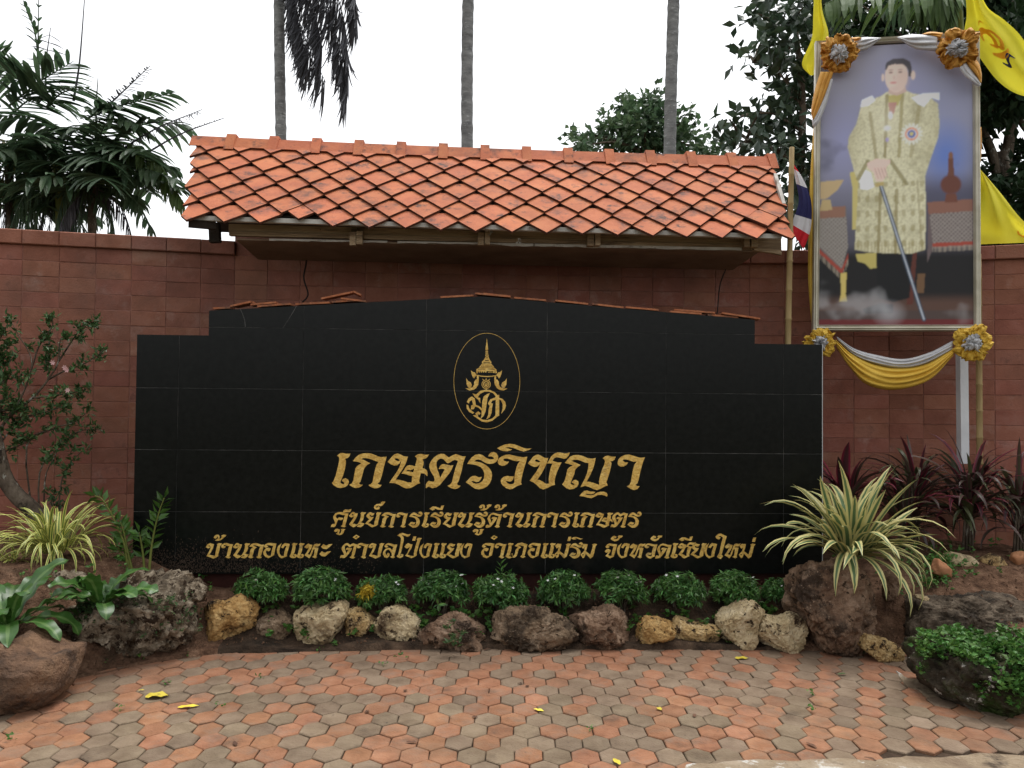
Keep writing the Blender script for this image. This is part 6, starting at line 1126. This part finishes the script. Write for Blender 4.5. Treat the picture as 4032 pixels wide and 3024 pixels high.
def tree(label, clumps, zc, leaf, n_per, m_, limbs, base_u, seed, wd=.5, trunk_r=.12, zjit=.5, sparse=()):
    rs = np.random.default_rng(seed); b = W(base_u, 950, zc); base = np.array([b[0], b[1], -.03]); root = empty('leafy_tree', base, label, 'tree'); CC = []; DD = []; mb = MB(); CL = []
    for (u, v, r) in clumps:
        rw = r/FPX*zc; c = W(u, v, zc+rs.normal()*zjit); n = int(n_per*(r/80)**2); nt = max(3, n//7)
        for k in range(nt):
            d = rs.normal(size=3); d /= np.linalg.norm(d); p = c+d*rw*rs.uniform(.35, 1.05)*np.array([1, 1.2, .9]); out = d+np.array([0, -.2, .1])
            for j in range(7): CC.append(p+rs.normal(size=3)*leaf*.45); DD.append(out*.8+rs.normal(size=3)*.7-np.array([0, 0, .25]))
        CL.append(c)
    fb = MB(); CC = np.array(CC)-base; small_leaves(fb, CC, np.array(DD), leaf*rs.uniform(.7, 1.2, len(CC)), leaf*wd, .3); fb.build('crown', m_, root)
    skel = [W(base_u, 800, zc), W(base_u, 600, zc)]
    for pts, r0, r1 in limbs: P = bez([W(x, y, zc) for x, y in pts], 20); skel += list(P[2:]); lb = MB(); lb.tube(P-P[0], np.linspace(r0, r1, 20), 8); lb.build('limb', M['bark'], root, True).location = P[0]-base
    skel = np.array(skel)
    for c in CL:
        q = skel[np.argmin(np.linalg.norm(skel-c+[0, 0, .15], axis=1))]; L_ = np.linalg.norm(c-q)
        if L_ < .12: continue
        lb = MB(); lb.tube(bez([np.zeros(3), (c-q)*.5+[0, 0, .08*L_], c-q], 8), np.linspace(.02, .006, 8)*zc/9, 5); lb.build('branch', M['bark'], root, True).location = q-base
    mb.tube([np.array([0, 0, 0]), (W(base_u, 800, zc)-base)*.5, W(base_u, 600, zc)-base], [trunk_r*1.2, trunk_r, trunk_r*.8], 10); mb.build('trunk', M['bark'], root, True); return root
tree('rounded leafy green tree beyond the roof behind a palm trunk', [(2460, 470, 90), (2560, 430, 80), (2540, 510, 110), (2400, 540, 70), (2310, 570, 55), (2290, 545, 30), (2350, 590, 60), (2640, 540, 90), (2720, 560, 70), (2790, 580, 45), (2480, 580, 90), (2600, 590, 90), (2570, 400, 45), (2480, 410, 50), (2690, 480, 55), (2820, 600, 35), (2250, 530, 16)], 20.0, .20, 230, M['leaf_far'], [], 2540, 81, .62, .2, .6)
jk = [(3020, 20, 60), (2985, 55, 38), (3060, 105, 50), (3095, 45, 70), (3160, 30, 80), (3060, 205, 42), (3120, 170, 70), (3170, 250, 70), (3095, 290, 45), (3145, 350, 75), (2940, 222, 26), (3008, 150, 26), (3040, 255, 30), (3060, 415, 58), (3000, 430, 48), (3090, 480, 80), (3165, 450, 85), (2880, 505, 42), (2945, 470, 44), (2925, 560, 28), (3020, 540, 42), (3040, 590, 50), (3125, 560, 90), (3180, 640, 90), (3120, 690, 70), (3160, 790, 85), (3170, 880, 70), (3130, 850, 60), (2870, 470, 20), (3200, 140, 80), (2900, 590, 22)]
tree('large leaved dark glossy tree between the roof and the portrait', jk, 9.6, .175, 75, M['leaf_dark'], [([(3200, 1000), (3150, 700), (3080, 600), (2990, 575), (2905, 522)], .05, .018), ([(3150, 700), (3160, 400), (3130, 100), (3100, -80)], .05, .02), ([(3160, 420), (3060, 280), (2960, 240)], .016, .006), ([(3140, 200), (3060, 120), (3000, 40)], .016, .006), ([(3160, 520), (3050, 450), (2960, 450)], .02, .006)], 3210, 82, .5, .09, .35)
rs = np.random.default_rng(5)
dk = [(rs.uniform(3260, 4150), rs.uniform(-40, 1000), rs.uniform(70, 120)) for _ in range(120)]
tree('dense dark shady tree filling the space behind the portrait', dk, 11.5, .15, 200, M['leaf_deep'], [([(3950, 1000), (3930, 700), (3870, 520), (3820, 460)], .09, .04), ([(4120, 350), (3980, 385), (3900, 430), (3850, 470)], .075, .045), ([(4010, 400), (4020, 480), (4080, 560)], .05, .03), ([(3950, 700), (4000, 400), (4080, 60), (4120, -80)], .08, .03)], 3950, 83, .5, .13, .9)
# the lighter palm frond that leans over the top of the portrait
pr = empty('leaning_palm', np.array([*W(3800, 900, 7.6)[:2], -.03]), 'pale green palm fronds leaning out above the portrait', 'palm tree'); pro = np.array(pr.location)
mb = MB(); mb.tube(bez([np.zeros(3), (W(3790, 500, 7.6)-pro), (W(3770, -60, 7.4)-pro)], 14), .035, 8); mb.build('trunk', M['palmgreen'], pr, True)
frond([W(3770, -60, 7.4), W(3560, -40, 7.2), W(3360, -30, 7.1), W(3240, 20, 7.0)], .42, .055, 20, M['frond_l'], pr, ro_=pro, down=.75, droop=.5, fwd=.6, start=.05); frond([W(3770, -60, 7.4), W(3700, -20, 7.3), W(3600, 40, 7.3)], .34, .05, 14, M['frond_l'], pr, ro_=pro, down=.9, droop=.5); frond([W(3770, -60, 7.4), W(3740, 40, 7.3), W(3720, 130, 7.3)], .26, .028, 18, M['frond_l'], pr, ro_=pro, down=.2, fwd=1.6, droop=.4)
frond([W(3770, -60, 7.4), W(3640, -60, 7.9), W(3480, 30, 8.2)], .40, .05, 18, M['frond'], pr, ro_=pro, down=.8, droop=.6)
print('objects', len(COL.objects))
